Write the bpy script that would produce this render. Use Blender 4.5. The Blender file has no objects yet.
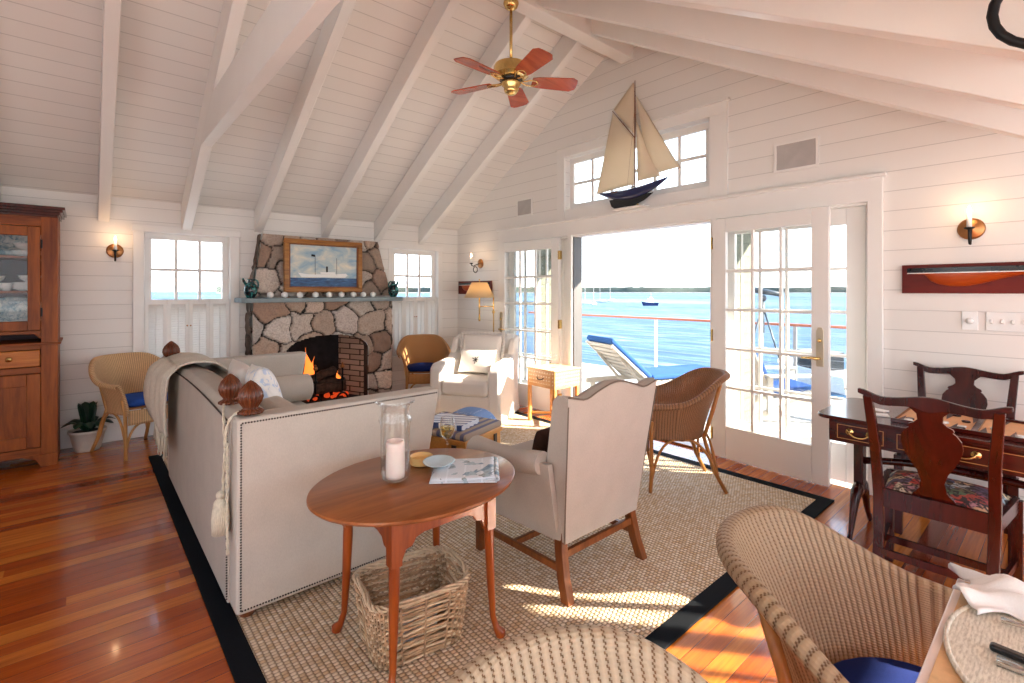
import bpy, bmesh, math, random
from mathutils import Vector, Matrix, noise
S = bpy.context.scene
C = S.collection
PI = math.pi
R = math.radians
random.seed(7)

# ------------------------------------------------------------------ materials
def lin(c):
    return tuple(((v/12.92) if v <= .04045 else ((v+.055)/1.055)**2.4) for v in c)
def hexc(h):
    h = h.lstrip('#')
    return lin([int(h[i:i+2], 16)/255 for i in (0, 2, 4)])

class NT:
    def __init__(s, name):
        s.m = bpy.data.materials.new(name); s.m.use_nodes = True
        s.t = s.m.node_tree; s.n = s.t.nodes; s.l = s.t.links
        s.b = s.n['Principled BSDF']; s.out = s.n['Material Output']
    def new(s, t, **k):
        n = s.n.new(t)
        for a, v in k.items(): setattr(n, a, v)
        return n
    def link(s, a, b): s.l.new(a, b)
    def val(s, sock, v):
        if isinstance(v, (int, float)): sock.default_value = v
        elif isinstance(v, tuple):
            sock.default_value = v if len(v) == len(sock.default_value) else (*v, 1)
        else: s.l.new(v, sock)
    def math(s, op, a, b=0.0, c=0.0, clamp=False):
        n = s.new('ShaderNodeMath', operation=op); n.use_clamp = clamp
        s.val(n.inputs[0], a); s.val(n.inputs[1], b); s.val(n.inputs[2], c)
        return n.outputs[0]
    def co(s, kind='Object', scale=(1, 1, 1), rot=(0, 0, 0)):
        t = s.new('ShaderNodeTexCoord'); m = s.new('ShaderNodeMapping')
        m.inputs['Scale'].default_value = scale; m.inputs['Rotation'].default_value = rot
        s.link(t.outputs[kind], m.inputs[0]); return m.outputs[0]
    def xyz(s, v):
        n = s.new('ShaderNodeSeparateXYZ'); s.link(v, n.inputs[0]); return n.outputs
    def comb(s, x, y, z):
        n = s.new('ShaderNodeCombineXYZ')
        for i, v in enumerate((x, y, z)): s.val(n.inputs[i], v)
        return n.outputs[0]
    def noise(s, v, scale, detail=3, rough=.5, dist=0):
        n = s.new('ShaderNodeTexNoise'); s.link(v, n.inputs['Vector'])
        n.inputs['Scale'].default_value = scale; n.inputs['Detail'].default_value = detail
        n.inputs['Roughness'].default_value = rough; n.inputs['Distortion'].default_value = dist
        return n.outputs[0]
    def white(s, v):
        n = s.new('ShaderNodeTexWhiteNoise', noise_dimensions='3D'); s.link(v, n.inputs['Vector']); return n.outputs[0]
    def ramp(s, f, stops):
        n = s.new('ShaderNodeValToRGB'); s.link(f, n.inputs[0]); e = n.color_ramp.elements
        while len(e) > 1: e.remove(e[-1])
        e[0].position = stops[0][0]; e[0].color = (*stops[0][1], 1)
        for p, c in stops[1:]:
            x = e.new(p); x.color = (*c, 1)
        return n.outputs[0]
    def mix(s, f, a, b, mode='MIX'):
        n = s.new('ShaderNodeMix', data_type='RGBA', blend_type=mode)
        s.val(n.inputs[0], f); s.val(n.inputs[6], a); s.val(n.inputs[7], b); return n.outputs[2]
    def bump(s, h, strength=.3, dist=.01):
        n = s.new('ShaderNodeBump'); n.inputs['Strength'].default_value = strength
        n.inputs['Distance'].default_value = dist; s.link(h, n.inputs['Height'])
        s.link(n.outputs[0], s.b.inputs['Normal']); return n
    def set(s, color=None, rough=.5, metal=0, **k):
        if color is not None: s.val(s.b.inputs['Base Color'], color)
        s.val(s.b.inputs['Roughness'], rough); s.val(s.b.inputs['Metallic'], metal)
        for a, v in k.items(): s.val(s.b.inputs[a.replace('_', ' ')], v)
        return s.m

def m_plain(name, color, rough=.5, metal=0, var=.06, sc=12, bump=0, **k):
    t = NT(name); c = t.co(); n = t.noise(c, sc)
    a = tuple(max(0, v*(1-var)) for v in color); b = tuple(min(1, v*(1+var)) for v in color)
    col = t.ramp(n, [(.3, a), (.7, b)])
    if bump: t.bump(t.noise(c, sc*6), bump, .003)
    return t.set(col, rough, metal, **k)
def m_wood(name, dark, light, rough=.35, axis=0, sc=14, coat=.0, streak=9):
    t = NT(name); s = [sc, sc, sc]; s[axis] = sc/streak
    c = t.co('Object', tuple(s)); n = t.noise(c, 1.0, 5, .6, 1.2); n2 = t.noise(c, 5.0, 3, .6, .5)
    f = t.math('ADD', t.math('MULTIPLY', n, .75), t.math('MULTIPLY', n2, .25))
    t.bump(f, .08, .003)
    return t.set(t.ramp(f, [(.3, dark), (.68, light)]), rough, 0, Coat_Weight=coat, Coat_Roughness=.12, Specular_IOR_Level=.28)
def m_fabric(name, color, var=.07, sc=420, bump=.25, rough=.9):
    t = NT(name); c = t.co(); x, y, z = t.xyz(c)
    n = t.noise(c, 9, 3); w = t.noise(t.co('Object', (1, 1, .3)), sc, 2)
    f = t.math('ADD', t.math('MULTIPLY', n, .4), t.math('MULTIPLY', w, .6))
    t.bump(w, bump, .002)
    return t.set(t.ramp(f, [(.3, tuple(v*(1-var*1.6) for v in color)), (.7, tuple(min(1, v*(1+var)) for v in color))]), rough, 0, Specular_IOR_Level=.15)
def m_weave(name, base, gap, see=0.35, ribs=1.0):
    # woven fibre: UV in metres; ribs along v, slots between the wefts
    t = NT(name); u, v, _ = t.xyz(t.co('UV'))
    ru = t.math('DIVIDE', u, .0125*ribs); iu = t.math('FLOOR', ru); fu = t.math('FRACT', ru)
    rib = t.math('SUBTRACT', 1, t.math('ABSOLUTE', t.math('MULTIPLY_ADD', fu, 2, -1)))      # 0 at edge, 1 mid
    sh = t.math('MULTIPLY', fu, .35)
    fv = t.math('FRACT', t.math('ADD', t.math('DIVIDE', v, .0085), sh))
    weft = t.math('SUBTRACT', 1, t.math('ABSOLUTE', t.math('MULTIPLY_ADD', fv, 2, -1)))
    slot = t.math('MULTIPLY', t.math('LESS_THAN', rib, .30), t.math('LESS_THAN', weft, .5))
    nz = t.noise(t.co('UV'), 60, 3)
    b2 = t.mix(nz, tuple(x*.8 for x in base), tuple(min(1, x*1.2) for x in base))
    hgt = t.math('MULTIPLY', t.math('ADD', t.math('POWER', rib, .6), t.math('MULTIPLY', weft, .4)), t.math('SUBTRACT', 1, slot))
    col = t.mix(t.math('POWER', rib, .7), tuple(x*.62 for x in base), b2)
    col = t.mix(t.math('MULTIPLY', slot, .85), col, gap)
    t.bump(hgt, .7, .0035)
    t.set(col, .55)
    tr = t.new('ShaderNodeBsdfTransparent'); mx = t.new('ShaderNodeMixShader')
    t.link(t.math('MULTIPLY', slot, see), mx.inputs[0]); t.link(t.b.outputs[0], mx.inputs[1]); t.link(tr.outputs[0], mx.inputs[2])
    tl = t.new('ShaderNodeBsdfTranslucent'); t.val(tl.inputs[0], tuple(min(1, x*y) for x, y in zip(base, (1.3, .85, .45))))
    m2 = t.new('ShaderNodeMixShader'); m2.inputs[0].default_value = .22
    t.link(mx.outputs[0], m2.inputs[1]); t.link(tl.outputs[0], m2.inputs[2]); t.link(m2.outputs[0], t.out.inputs[0])
    return t.m
def m_boards(name, color, axis, pitch, off, groove=.55, gw=.06, rough=.45, var=.03):
    # painted boards, groove lines square to `axis` (0..2, or 's+' / 's-' along the slope)
    t = NT(name); x, y, z = t.xyz(t.co())
    v = {0: x, 1: y, 2: z}.get(axis, y)
    d = t.math('DIVIDE', t.math('SUBTRACT', v, off), pitch); f = t.math('FRACT', d); i = t.math('FLOOR', d)
    g = t.math('LESS_THAN', t.math('SUBTRACT', .5, t.math('ABSOLUTE', t.math('SUBTRACT', f, .5))), gw/2)
    w = t.white(t.comb(i, 3, 1))
    n = t.noise(t.co('Object', (1, 1, 1)), 3, 3)
    c = t.mix(w, tuple(k*(1-var) for k in color), color)
    c = t.mix(t.math('MULTIPLY', n, .15), c, tuple(k*.9 for k in color))
    c = t.mix(t.math('MULTIPLY', g, 1), c, tuple(k*groove for k in color))
    t.bump(t.math('SUBTRACT', 1, g), .6, .006)
    return t.set(c, rough)
def m_glass(name, tint=(1, 1, 1), gloss=1.0):
    t = NT(name); fr = t.new('ShaderNodeLayerWeight'); fr.inputs[0].default_value = .5
    fac = t.math('MULTIPLY_ADD', t.math('POWER', fr.outputs['Facing'], 2.6), .8, .045)
    tr = t.new('ShaderNodeBsdfTransparent'); t.val(tr.inputs[0], tint)
    gl = t.new('ShaderNodeBsdfGlossy'); gl.inputs['Roughness'].default_value = .02
    mx = t.new('ShaderNodeMixShader'); t.link(t.math('MULTIPLY', fac, gloss, 0, True), mx.inputs[0])
    t.link(tr.outputs[0], mx.inputs[1]); t.link(gl.outputs[0], mx.inputs[2]); t.link(mx.outputs[0], t.out.inputs[0])
    return t.m
def m_emit(name, color, s):
    t = NT(name); t.set(color, .5); t.val(t.b.inputs['Emission Color'], color); t.b.inputs['Emission Strength'].default_value = s
    return t.m
def m_vcol(name, rough=.85, bump=.3, sc=60):
    t = NT(name); a = t.new('ShaderNodeVertexColor'); a.layer_name = 'Col'
    c = t.co(); n = t.noise(c, sc, 5, .65); n2 = t.noise(c, sc*.2, 4, .6)
    col = t.mix(t.ramp(n, [(.42, (0, 0, 0)), (.66, (1, 1, 1))]), a.outputs[0], t.mix(.5, a.outputs[0], (.16, .12, .10)))
    col = t.mix(t.math('MULTIPLY', t.math('SUBTRACT', n2, .3, 0, True), .5), col, t.mix(1.0, a.outputs[0], (.85, .66, .54), 'MULTIPLY'))
    t.bump(n, bump, .01); return t.set(col, rough)

WHITE = (.775, .755, .725)
M = {}
M['paint'] = m_plain('white_paint', WHITE, .4, var=.015, sc=4)
M['trim'] = m_plain('trim_paint', (.775, .76, .735), .35, var=.015, sc=4)
M['siding'] = m_boards('board_siding', WHITE, 2, .135, 1.292-.135*20, .68, .035)
M['slope'] = m_boards('ceiling_boards', (.78, .76, .73), 1, .112, 0.02, .72, .05)
M['plain_ceiling'] = m_boards('flat_ceiling_boards', (.82, .78, .75), 0, .13, 0)
M['glass'] = m_glass('pane_glass', (.97, .98, .98), .7)
M['clear'] = m_glass('clear_glass', (.975, .985, .985), 1.0)
M['brass'] = m_plain('brass', (.75, .52, .2), .22, 1, var=.1)
M['pale_brass'] = m_plain('pale_brass', (.62, .55, .42), .35, .8)
M['old_brass'] = m_plain('aged_brass', (.42, .2, .08), .35, 1, var=.2)
M['iron'] = m_plain('black_iron', (.012, .012, .013), .5, .6)
M['grey_metal'] = m_plain('grey_metal', (.35, .35, .36), .4, .8)
M['dark_plate'] = m_plain('dark_plate', (.06, .06, .065), .5, .3)
M['silver'] = m_plain('silver', (.75, .74, .72), .18, 1)

def floor_mat():
    t = NT('pine_floor'); x, y, z = t.xyz(t.co())
    r = t.math('DIVIDE', y, .083); i = t.math('FLOOR', r); f = t.math('FRACT', r)
    o = t.math('MULTIPLY', t.white(t.comb(i, 7, 2)), 3.1)
    j = t.math('FLOOR', t.math('DIVIDE', t.math('ADD', x, o), 2.6))
    w = t.white(t.comb(i, j, 5))
    gv = t.comb(t.math('MULTIPLY', x, 1.3), t.math('MULTIPLY', y, 30), t.math('MULTIPLY', w, 30))
    g = t.noise(gv, 1.0, 5, .65, .7)
    fine = t.noise(t.comb(t.math('MULTIPLY', x, 3), t.math('MULTIPLY', y, 120), w), 1.0, 3, .6)
    a = t.ramp(w, [(0, hexc('7c2e08')), (.12, hexc('a84a10')), (.5, hexc('c2601a')), (1, hexc('d4802e'))])
    k = t.math('ADD', t.math('MULTIPLY', g, .7), t.math('MULTIPLY', fine, .3))
    c = t.mix(t.ramp(k, [(.38, (0, 0, 0)), (.62, (1, 1, 1))]), t.mix(.5, a, hexc('6a2206')), a)
    gap = t.math('LESS_THAN', t.math('SUBTRACT', .5, t.math('ABSOLUTE', t.math('SUBTRACT', f, .5))), .012)
    c = t.mix(gap, c, (.03, .01, .004))
    t.bump(t.math('ADD', t.math('MULTIPLY', fine, .3), t.math('SUBTRACT', 1, gap)), .12, .003)
    return t.set(c, t.math('MULTIPLY_ADD', fine, .12, .16), 0, Coat_Weight=.4, Coat_Roughness=.08)
M['floor'] = floor_mat()
def rug_mat():
    t = NT('sisal_weave'); x, y, z = t.xyz(t.co())
    P_ = .023
    a = t.math('DIVIDE', x, P_); b = t.math('DIVIDE', y, P_*.8)
    ia = t.math('FLOOR', a); b = t.math('ADD', b, t.math('MULTIPLY', t.math('MODULO', ia, 2), .5)); ib = t.math('FLOOR', b)
    fa = t.math('ABSOLUTE', t.math('SUBTRACT', t.math('FRACT', a), .5)); fb = t.math('ABSOLUTE', t.math('SUBTRACT', t.math('FRACT', b), .5))
    h = t.math('SUBTRACT', 1, t.math('MULTIPLY', t.math('ADD', t.math('POWER', t.math('MULTIPLY', fa, 2), 3), t.math('POWER', t.math('MULTIPLY', fb, 2), 3)), .9), 0, True)
    w = t.white(t.comb(ia, ib, 0)); n = t.noise(t.co(), 1.6, 3)
    c = t.mix(w, hexc('d2b48c'), hexc('f4e6cf')); c = t.mix(t.math('MULTIPLY', n, .35), c, hexc('dcc09a'))
    c = t.mix(t.math('MULTIPLY', t.math('SUBTRACT', 1, h, 0, True), .8), c, hexc('6a5034'))
    t.bump(h, .8, .006); return t.set(c, .85)
M['sisal'] = rug_mat()
M['navy_band'] = m_fabric('navy_binding', hexc('0e1218'), .2, 300)
M['linen'] = m_fabric('cream_linen', hexc('bfb8ae'))
M['linen_grey'] = m_fabric('greige_linen', hexc('b2aaa0'))
M['linen_white'] = m_fabric('white_slipcover', hexc('e0dad4'), .04)
M['pillow_white'] = m_fabric('white_cotton', hexc('ece9e4'), .03)
M['blue'] = m_fabric('blue_canvas', hexc('2a4f9e'), .12, 300)
M['navy'] = m_fabric('navy_canvas', hexc('10235e'), .12, 300)
M['nail'] = m_plain('dark_bronze_nailheads', (.05, .035, .03), .4, .7)
M['cord'] = m_fabric('cream_cord', hexc('cfc7b4'), .15, 200)
M['brown'] = m_fabric('brown_velvet', hexc('3a241c'), .2)
M['cabinet'] = m_wood('cherry_cabinet', hexc('5c2205'), hexc('a85c1e'), .45, 2, 10, 0)
M['cabinet_x'] = m_wood('cherry_cabinet_rail', hexc('561e04'), hexc('9e541a'), .45, 0, 10, 0)
M['cab_drawer'] = m_wood('orange_cherry_drawer', hexc('944a12'), hexc('cc8038'), .4, 0, 10, 0)
M['cab_glass'] = m_glass('cabinet_glass', (.96, .97, .97), .25)
M['cab_dark'] = m_wood('cabinet_back_boards', hexc('3a1c22'), hexc('56282c'), .5, 2, 8)
M['mahog'] = m_wood('dark_mahogany', hexc('1c0403'), hexc('420c07'), .25, 2, 10, .25)
M['mahog_x'] = m_wood('dark_mahogany_rail', hexc('260705'), hexc('4e130b'), .2, 1, 10, .5)
M['inlay'] = m_plain('satinwood_inlay', hexc('b07a3c'), .3)
M['oak'] = m_wood('warm_maple', hexc('6c3616'), hexc('a0602f'), .3, 0, 9, .25)
M['oak_leg'] = m_wood('reddish_maple', hexc('6a2608'), hexc('a0501c'), .3, 2, 11, .2)
M['walnut'] = m_wood('walnut_legs', hexc('5a2c12'), hexc('8e5226'), .35, 2, 12, .2)
M['finial'] = m_wood('carved_finial', hexc('3c1808'), hexc('6e3a20'), .3, 2, 12, .2)
M['pine'] = m_wood('honey_pine', hexc('a8682c'), hexc('d39a50'), .35, 0, 10, .2)
M['gilt'] = m_wood('dark_gilt_wood', hexc('6e3e18'), hexc('b47e3e'), .35, 0, 12, .1)
M['rattan'] = m_wood('rattan_cane', hexc('a8743a'), hexc('d0a066'), .4, 2, 18)
M['rattan_dark'] = m_wood('dark_rattan_cane', hexc('8a5426'), hexc('b47c44'), .35, 2, 18)
M['weave_light'] = m_weave('light_woven_fibre', hexc('e8c696'), hexc('9a7040'), .15, 1.25)
M['weave_honey'] = m_weave('honey_woven_fibre', hexc('d29c62'), hexc('7e5028'), .15, 1.25)
M['weave_dark'] = m_weave('brown_woven_fibre', hexc('a2744e'), hexc('583420'), .4, 1.25)
M['weave_fg'] = m_weave('tan_woven_fibre', hexc('b09675'), hexc('644a30'), .4, 1.3)
M['weave_pale'] = m_weave('pale_woven_fibre', hexc('cabb9f'), hexc('6e5438'), .4, 1.4)
M['wicker'] = m_plain('willow_strands', hexc('a98c6c'), .6, var=.35, sc=30)
M['wicker_pale'] = m_plain('pale_willow_strands', hexc('c6b295'), .6, var=.2, sc=30)
M['ceramic'] = m_plain('white_ceramic', (.78, .79, .78), .15, var=.03)
def teal_mat():
    t = NT('teal_glaze'); n = t.noise(t.co(), 14, 3, .6, 1.5)
    return t.set(t.ramp(n, [(.46, (.008, .012, .018)), (.54, (.015, .11, .11)), (.66, (.10, .36, .33))]), .12)
M['teal'] = teal_mat()
M['slate'] = m_plain('blue_grey_slate', hexc('7e8a8e'), .6, var=.15, sc=9, bump=.2)
M['stone'] = m_vcol('fieldstone')
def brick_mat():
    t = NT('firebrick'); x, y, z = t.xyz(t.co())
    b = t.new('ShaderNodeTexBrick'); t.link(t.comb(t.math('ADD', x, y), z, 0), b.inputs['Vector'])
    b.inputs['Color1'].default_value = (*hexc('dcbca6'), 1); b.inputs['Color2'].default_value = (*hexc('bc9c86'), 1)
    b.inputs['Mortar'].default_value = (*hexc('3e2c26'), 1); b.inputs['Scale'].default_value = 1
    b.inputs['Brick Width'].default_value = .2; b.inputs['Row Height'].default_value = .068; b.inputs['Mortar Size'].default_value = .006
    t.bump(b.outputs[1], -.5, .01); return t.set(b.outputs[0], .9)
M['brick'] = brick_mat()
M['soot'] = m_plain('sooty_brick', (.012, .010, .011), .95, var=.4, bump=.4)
M['bark'] = m_plain('charred_log', hexc('4a3328'), .9, var=.5, sc=25, bump=.8)
M['flame'] = m_emit('flame', (1.0, .22, .03), 1.1)
M['ember'] = m_emit('glowing_embers', (.8, .08, .015), .35)
M['bulb'] = m_emit('candle_bulb', (1.0, .62, .3), 14)
M['wax'] = m_plain('ivory_wax', (.85, .72, .66), .45, var=.03, Subsurface_Weight=.25)
M['candle_sleeve'] = m_plain('white_candle_sleeve', (.85, .82, .76), .4)
def shade_mat():
    t = NT('parchment_shade'); t.set(hexc('e6d2ac'), .8)
    tl = t.new('ShaderNodeBsdfTranslucent'); t.val(tl.inputs[0], hexc('ead0a4'))
    mx = t.new('ShaderNodeMixShader'); mx.inputs[0].default_value = .5
    t.link(t.b.outputs[0], mx.inputs[1]); t.link(tl.outputs[0], mx.inputs[2]); t.link(mx.outputs[0], t.out.inputs[0]); return t.m
M['shade'] = shade_mat()
M['fanblade'] = m_wood('redwood_blade', hexc('8a2c12'), hexc('bc5630'), .25, 0, 10, .4)
M['leaf'] = m_plain('dark_leaf', (.01, .035, .018), .35, var=.4, sc=8)
M['pot'] = m_plain('white_pot', hexc('cfc6bc'), .7, var=.12, sc=10, bump=.3)
M['soil'] = m_plain('soil', (.03, .02, .015), .9)
def paper_mat(name, a, b, sc):
    t = NT(name); n = t.noise(t.co('Object', (1, 1, 1)), sc, 2, .5, 1.0)
    return t.set(t.ramp(n, [(.42, a), (.5, b), (.6, a)]), .5)
M['paper'] = m_plain('newsprint', (.75, .76, .78), .6, var=.05)
M['navyhull'] = m_plain('navy_hull', (.01, .018, .08), .15, var=.1, Coat_Weight=.5)
def sailcloth():
    t = NT('cream_sailcloth'); t.set(hexc('e8dcc8'), .9); tl = t.new('ShaderNodeBsdfTranslucent'); t.val(tl.inputs[0], hexc('f0e2c8'))
    mx = t.new('ShaderNodeMixShader'); mx.inputs[0].default_value = .4; t.link(t.b.outputs[0], mx.inputs[1]); t.link(tl.outputs[0], mx.inputs[2]); t.link(mx.outputs[0], t.out.inputs[0]); return t.m
M['sail'] = sailcloth()
M['redwood'] = m_wood('red_mahogany_board', hexc('4c0e06'), hexc('70180c'), .45, 1, 6, .0)
M['orange_wood'] = m_wood('orange_hull_wood', hexc('8e2c08'), hexc('b4501a'), .35, 1, 9, .1)
M['blackpaint'] = m_plain('black_hull_paint', (.012, .014, .016), .25)
M['tan'] = m_plain('tan_table_surface', hexc('cfa676'), .5, var=.1, sc=60)
M['straw'] = None
def straw():
    t = NT('braided_straw'); x, y, z = t.xyz(t.co())
    a = t.math('SINE', t.math('MULTIPLY', y, 900)); n = t.noise(t.co('Object', (60, 260, 1)), 1, 3, .6)
    f = t.math('ADD', t.math('MULTIPLY', a, .06), n)
    t.bump(f, .5, .002); return t.set(t.ramp(f, [(.3, hexc('b0a896')), (.6, hexc('d8d2c2'))]), .8)
M['straw'] = straw()
def tapestry():
    t = NT('floral_tapestry'); c = t.co()
    v = t.new('ShaderNodeTexVoronoi'); t.link(c, v.inputs['Vector']); v.inputs['Scale'].default_value = 17
    n = t.noise(c, 26, 4, .6, 1.5); w = t.white(v.outputs['Position'])
    a = t.ramp(w, [(0, hexc('33506c')), (.25, hexc('a83a30')), (.45, hexc('8fa6b8')), (.62, hexc('e0c498')), (.8, hexc('94382e')), (1, hexc('54684a'))])
    c2 = t.mix(t.ramp(n, [(.45, (0, 0, 0)), (.55, (1, 1, 1))]), hexc('2a2224'), a)
    return t.set(c2, .9)
M['tapestry'] = tapestry()
def water():
    t = NT('sea_water'); x, y, z = t.xyz(t.co())
    n = t.noise(t.co('Object', (.9, .16, 1)), 1.0, 5, .65, .4); n2 = t.noise(t.co('Object', (.02, .004, 1)), 1.0, 4, .6)
    f = t.math('ADD', t.math('MULTIPLY', n, .6), t.math('MULTIPLY', n2, .4))
    c = t.ramp(f, [(.40, (.012, .042, .095)), (.50, (.036, .086, .145)), (.60, (.13, .19, .235))])
    t.bump(n, .5, .3); return t.set(c, .55, 0, Specular_IOR_Level=.12)
M['water'] = water()
M['land'] = m_plain('distant_woods', (.03, .042, .034), .9, var=.4, sc=.02)
M['sand'] = m_plain('pale_shore', (.3, .27, .22), .9)
M['deck'] = m_boards('weathered_deck', (.42, .41, .39), 1, .14, 0, .4, .05, .7, .15)
M['rail'] = m_wood('reddish_rail', hexc('8c4a34'), hexc('b06a50'), .5, 1, 8)
M['shingle'] = m_boards('grey_shingles', (.13, .14, .105), 2, .12, 0, .5, .06, .8, .1)
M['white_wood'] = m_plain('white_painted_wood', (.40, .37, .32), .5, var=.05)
M['pad_blue'] = m_fabric('sky_blue_pad', hexc('2a4f88'), .08, 200)
M['boat_white'] = m_plain('boat_white', (.6, .6, .6), .4)

# ------------------------------------------------------------------ mesh helpers
class MB:
    def __init__(s): s.b = bmesh.new(); s.uv = None
    def box(s, c, d, rot=(0, 0, 0), mtx=None):
        r = bmesh.ops.create_cube(s.b, size=1)
        from mathutils import Euler
        m = Matrix.Translation(c) @ Euler(rot).to_matrix().to_4x4() @ Matrix.Diagonal((*d, 1))
        if mtx: m = mtx @ m
        bmesh.ops.transform(s.b, matrix=m, verts=r['verts']); return s
    def bb(s, x0, x1, y0, y1, z0, z1): return s.box(((x0+x1)/2, (y0+y1)/2, (z0+z1)/2), (abs(x1-x0), abs(y1-y0), abs(z1-z0)))
    def hexa(s, bot, top):
        v = [s.b.verts.new(p) for p in list(bot)+list(top)]; n = len(bot)
        s.b.faces.new(v[:n][::-1]); s.b.faces.new(v[n:])
        for i in range(n): s.b.faces.new((v[i], v[(i+1) % n], v[n+(i+1) % n], v[n+i]))
        return s
    def prism(s, pts, off):
        o = Vector(off); return s.hexa(pts, [Vector(p)+o for p in pts])
    def beam(s, a, b, w, h, up=(0, 0, 1)):
        a = Vector(a); b = Vector(b); d = (b-a).normalized(); u = Vector(up); sd = d.cross(u).normalized(); u = sd.cross(d)
        q = [(-w/2, -h/2), (w/2, -h/2), (w/2, h/2), (-w/2, h/2)]
        return s.hexa([a+sd*x+u*y for x, y in q], [b+sd*x+u*y for x, y in q])
    def tube(s, pts, rad, seg=10, closed=False, cap=True, uv=False, flat=1.0, up=None):
        pts = [Vector(p) for p in pts]; n = len(pts)
        rs = rad if isinstance(rad, (list, tuple)) else [rad]*n
        if uv and s.uv is None: s.uv = s.b.loops.layers.uv.new('UVMap')
        prev = None; rings = []; L = 0; Ls = []
        for i, p in enumerate(pts):
            a = pts[i-1] if (i > 0 or closed) else p; c = pts[(i+1) % n] if (i < n-1 or closed) else p
            d = (c-a); d = d.normalized() if d.length > 1e-9 else Vector((0, 0, 1))
            if prev is None:
                t = Vector(up) if up else (Vector((0, 0, 1)) if abs(d.z) < .9 else Vector((1, 0, 0)))
                nr = (t-d*t.dot(d)).normalized()
            else:
                nr = prev-d*prev.dot(d); nr = nr.normalized() if nr.length > 1e-9 else prev
            prev = nr; bn = d.cross(nr)
            if i: L += (p-pts[i-1]).length
            Ls.append(L)
            rings.append([s.b.verts.new(p+(nr*math.cos(2*PI*k/seg)+bn*math.sin(2*PI*k/seg)*flat)*rs[i]) for k in range(seg)])
        m = n if closed else n-1
        for i in range(m):
            A = rings[i]; B = rings[(i+1) % n]
            for k in range(seg):
                f = s.b.faces.new((A[k], A[(k+1) % seg], B[(k+1) % seg], B[k]))
                if uv:
                    cir = 2*PI*max(rs[i], .004); l1 = Ls[i]; l2 = Ls[i+1] if i+1 < n else L+.02
                    for lp, q in zip(f.loops, ((l1, k/seg*cir), (l1, (k+1)/seg*cir), (l2, (k+1)/seg*cir), (l2, k/seg*cir))): lp[s.uv].uv = q
        if cap and not closed:
            s.b.faces.new(rings[0][::-1]); s.b.faces.new(rings[-1])
        return s
    def lathe(s, prof, c=(0, 0, 0), seg=24, axis='z', lobes=0, amp=0, mtx=None):
        rings = []; c = Vector(c)
        for r, z in prof:
            ring = []
            for k in range(seg):
                a = 2*PI*k/seg; rr = r*(1+(amp*abs(math.sin(lobes*a/2))-amp/2 if lobes else 0))
                p = Vector((rr*math.cos(a), rr*math.sin(a), z))
                if axis == 'x': p = Vector((p.z, p.x, p.y))
                if axis == 'y': p = Vector((p.x, p.z, p.y))
                p = p+c
                if mtx: p = mtx @ p
                ring.append(s.b.verts.new(p))
            rings.append(ring)
        for A, B in zip(rings, rings[1:]):
            for k in range(seg): s.b.faces.new((A[k], A[(k+1) % seg], B[(k+1) % seg], B[k]))
        if prof[0][0] > 1e-5: s.b.faces.new(rings[0][::-1])
        if prof[-1][0] > 1e-5: s.b.faces.new(rings[-1])
        return s
    def grid(s, fn, nu, nv, uvs=None, wrap=False):
        if uvs and s.uv is None: s.uv = s.b.loops.layers.uv.new('UVMap')
        g = [[s.b.verts.new(fn(i/nu, j/nv)) for j in range(nv+1)] for i in range(nu+(0 if wrap else 1))]
        for i in range(nu):
            for j in range(nv):
                i2 = (i+1) % nu if wrap else i+1
                f = s.b.faces.new((g[i][j], g[i2][j], g[i2][j+1], g[i][j+1]))
                if uvs:
                    for lp, (a, b) in zip(f.loops, ((i, j), (i+1, j), (i+1, j+1), (i, j+1))): lp[s.uv].uv = uvs(a/nu, b/nv)
        return s
    def slab(s, pts, th, axis=(0, 0, 1)):      # closed outline extruded by th
        return s.prism([Vector(p) for p in pts], Vector(axis)*th)
    def ball(s, c, r, sc=(1, 1, 1), seg=14):
        q = bmesh.ops.create_uvsphere(s.b, u_segments=seg, v_segments=max(6, seg*2//3), radius=r)
        bmesh.ops.transform(s.b, matrix=Matrix.Translation(c) @ Matrix.Diagonal((*sc, 1)), verts=q['verts']); return s
    def build(s, name, mat, parent=None, smooth=False, bevel=0, seg=2, sub=0, solid=0, label=None, kind=None, keep_n=False):
        if not keep_n: bmesh.ops.recalc_face_normals(s.b, faces=s.b.faces)
        me = bpy.data.meshes.new(name); s.b.to_mesh(me); s.b.free()
        o = bpy.data.objects.new(name, me); C.objects.link(o); me.materials.append(M[mat] if isinstance(mat, str) else mat)
        if smooth or bevel:
            me.polygons.foreach_set('use_smooth', [True]*len(me.polygons))
        if smooth == 'angle':
            bm = bmesh.new(); bm.from_mesh(me)
            for e in bm.edges:
                if len(e.link_faces) == 2 and e.calc_face_angle(0) > R(38): e.smooth = False
            bm.to_mesh(me); bm.free()
        if solid:
            md = o.modifiers.new('solid', 'SOLIDIFY'); md.thickness = solid; md.offset = 0
        if bevel:
            md = o.modifiers.new('bevel', 'BEVEL'); md.width = bevel; md.segments = seg; md.limit_method = 'ANGLE'; md.angle_limit = R(35); md.harden_normals = True
        if sub:
            md = o.modifiers.new('sub', 'SUBSURF'); md.levels = sub; md.render_levels = sub
        if parent: o.parent = parent
        if label: o['label'] = label
        if kind: o['kind'] = kind
        return o

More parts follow.
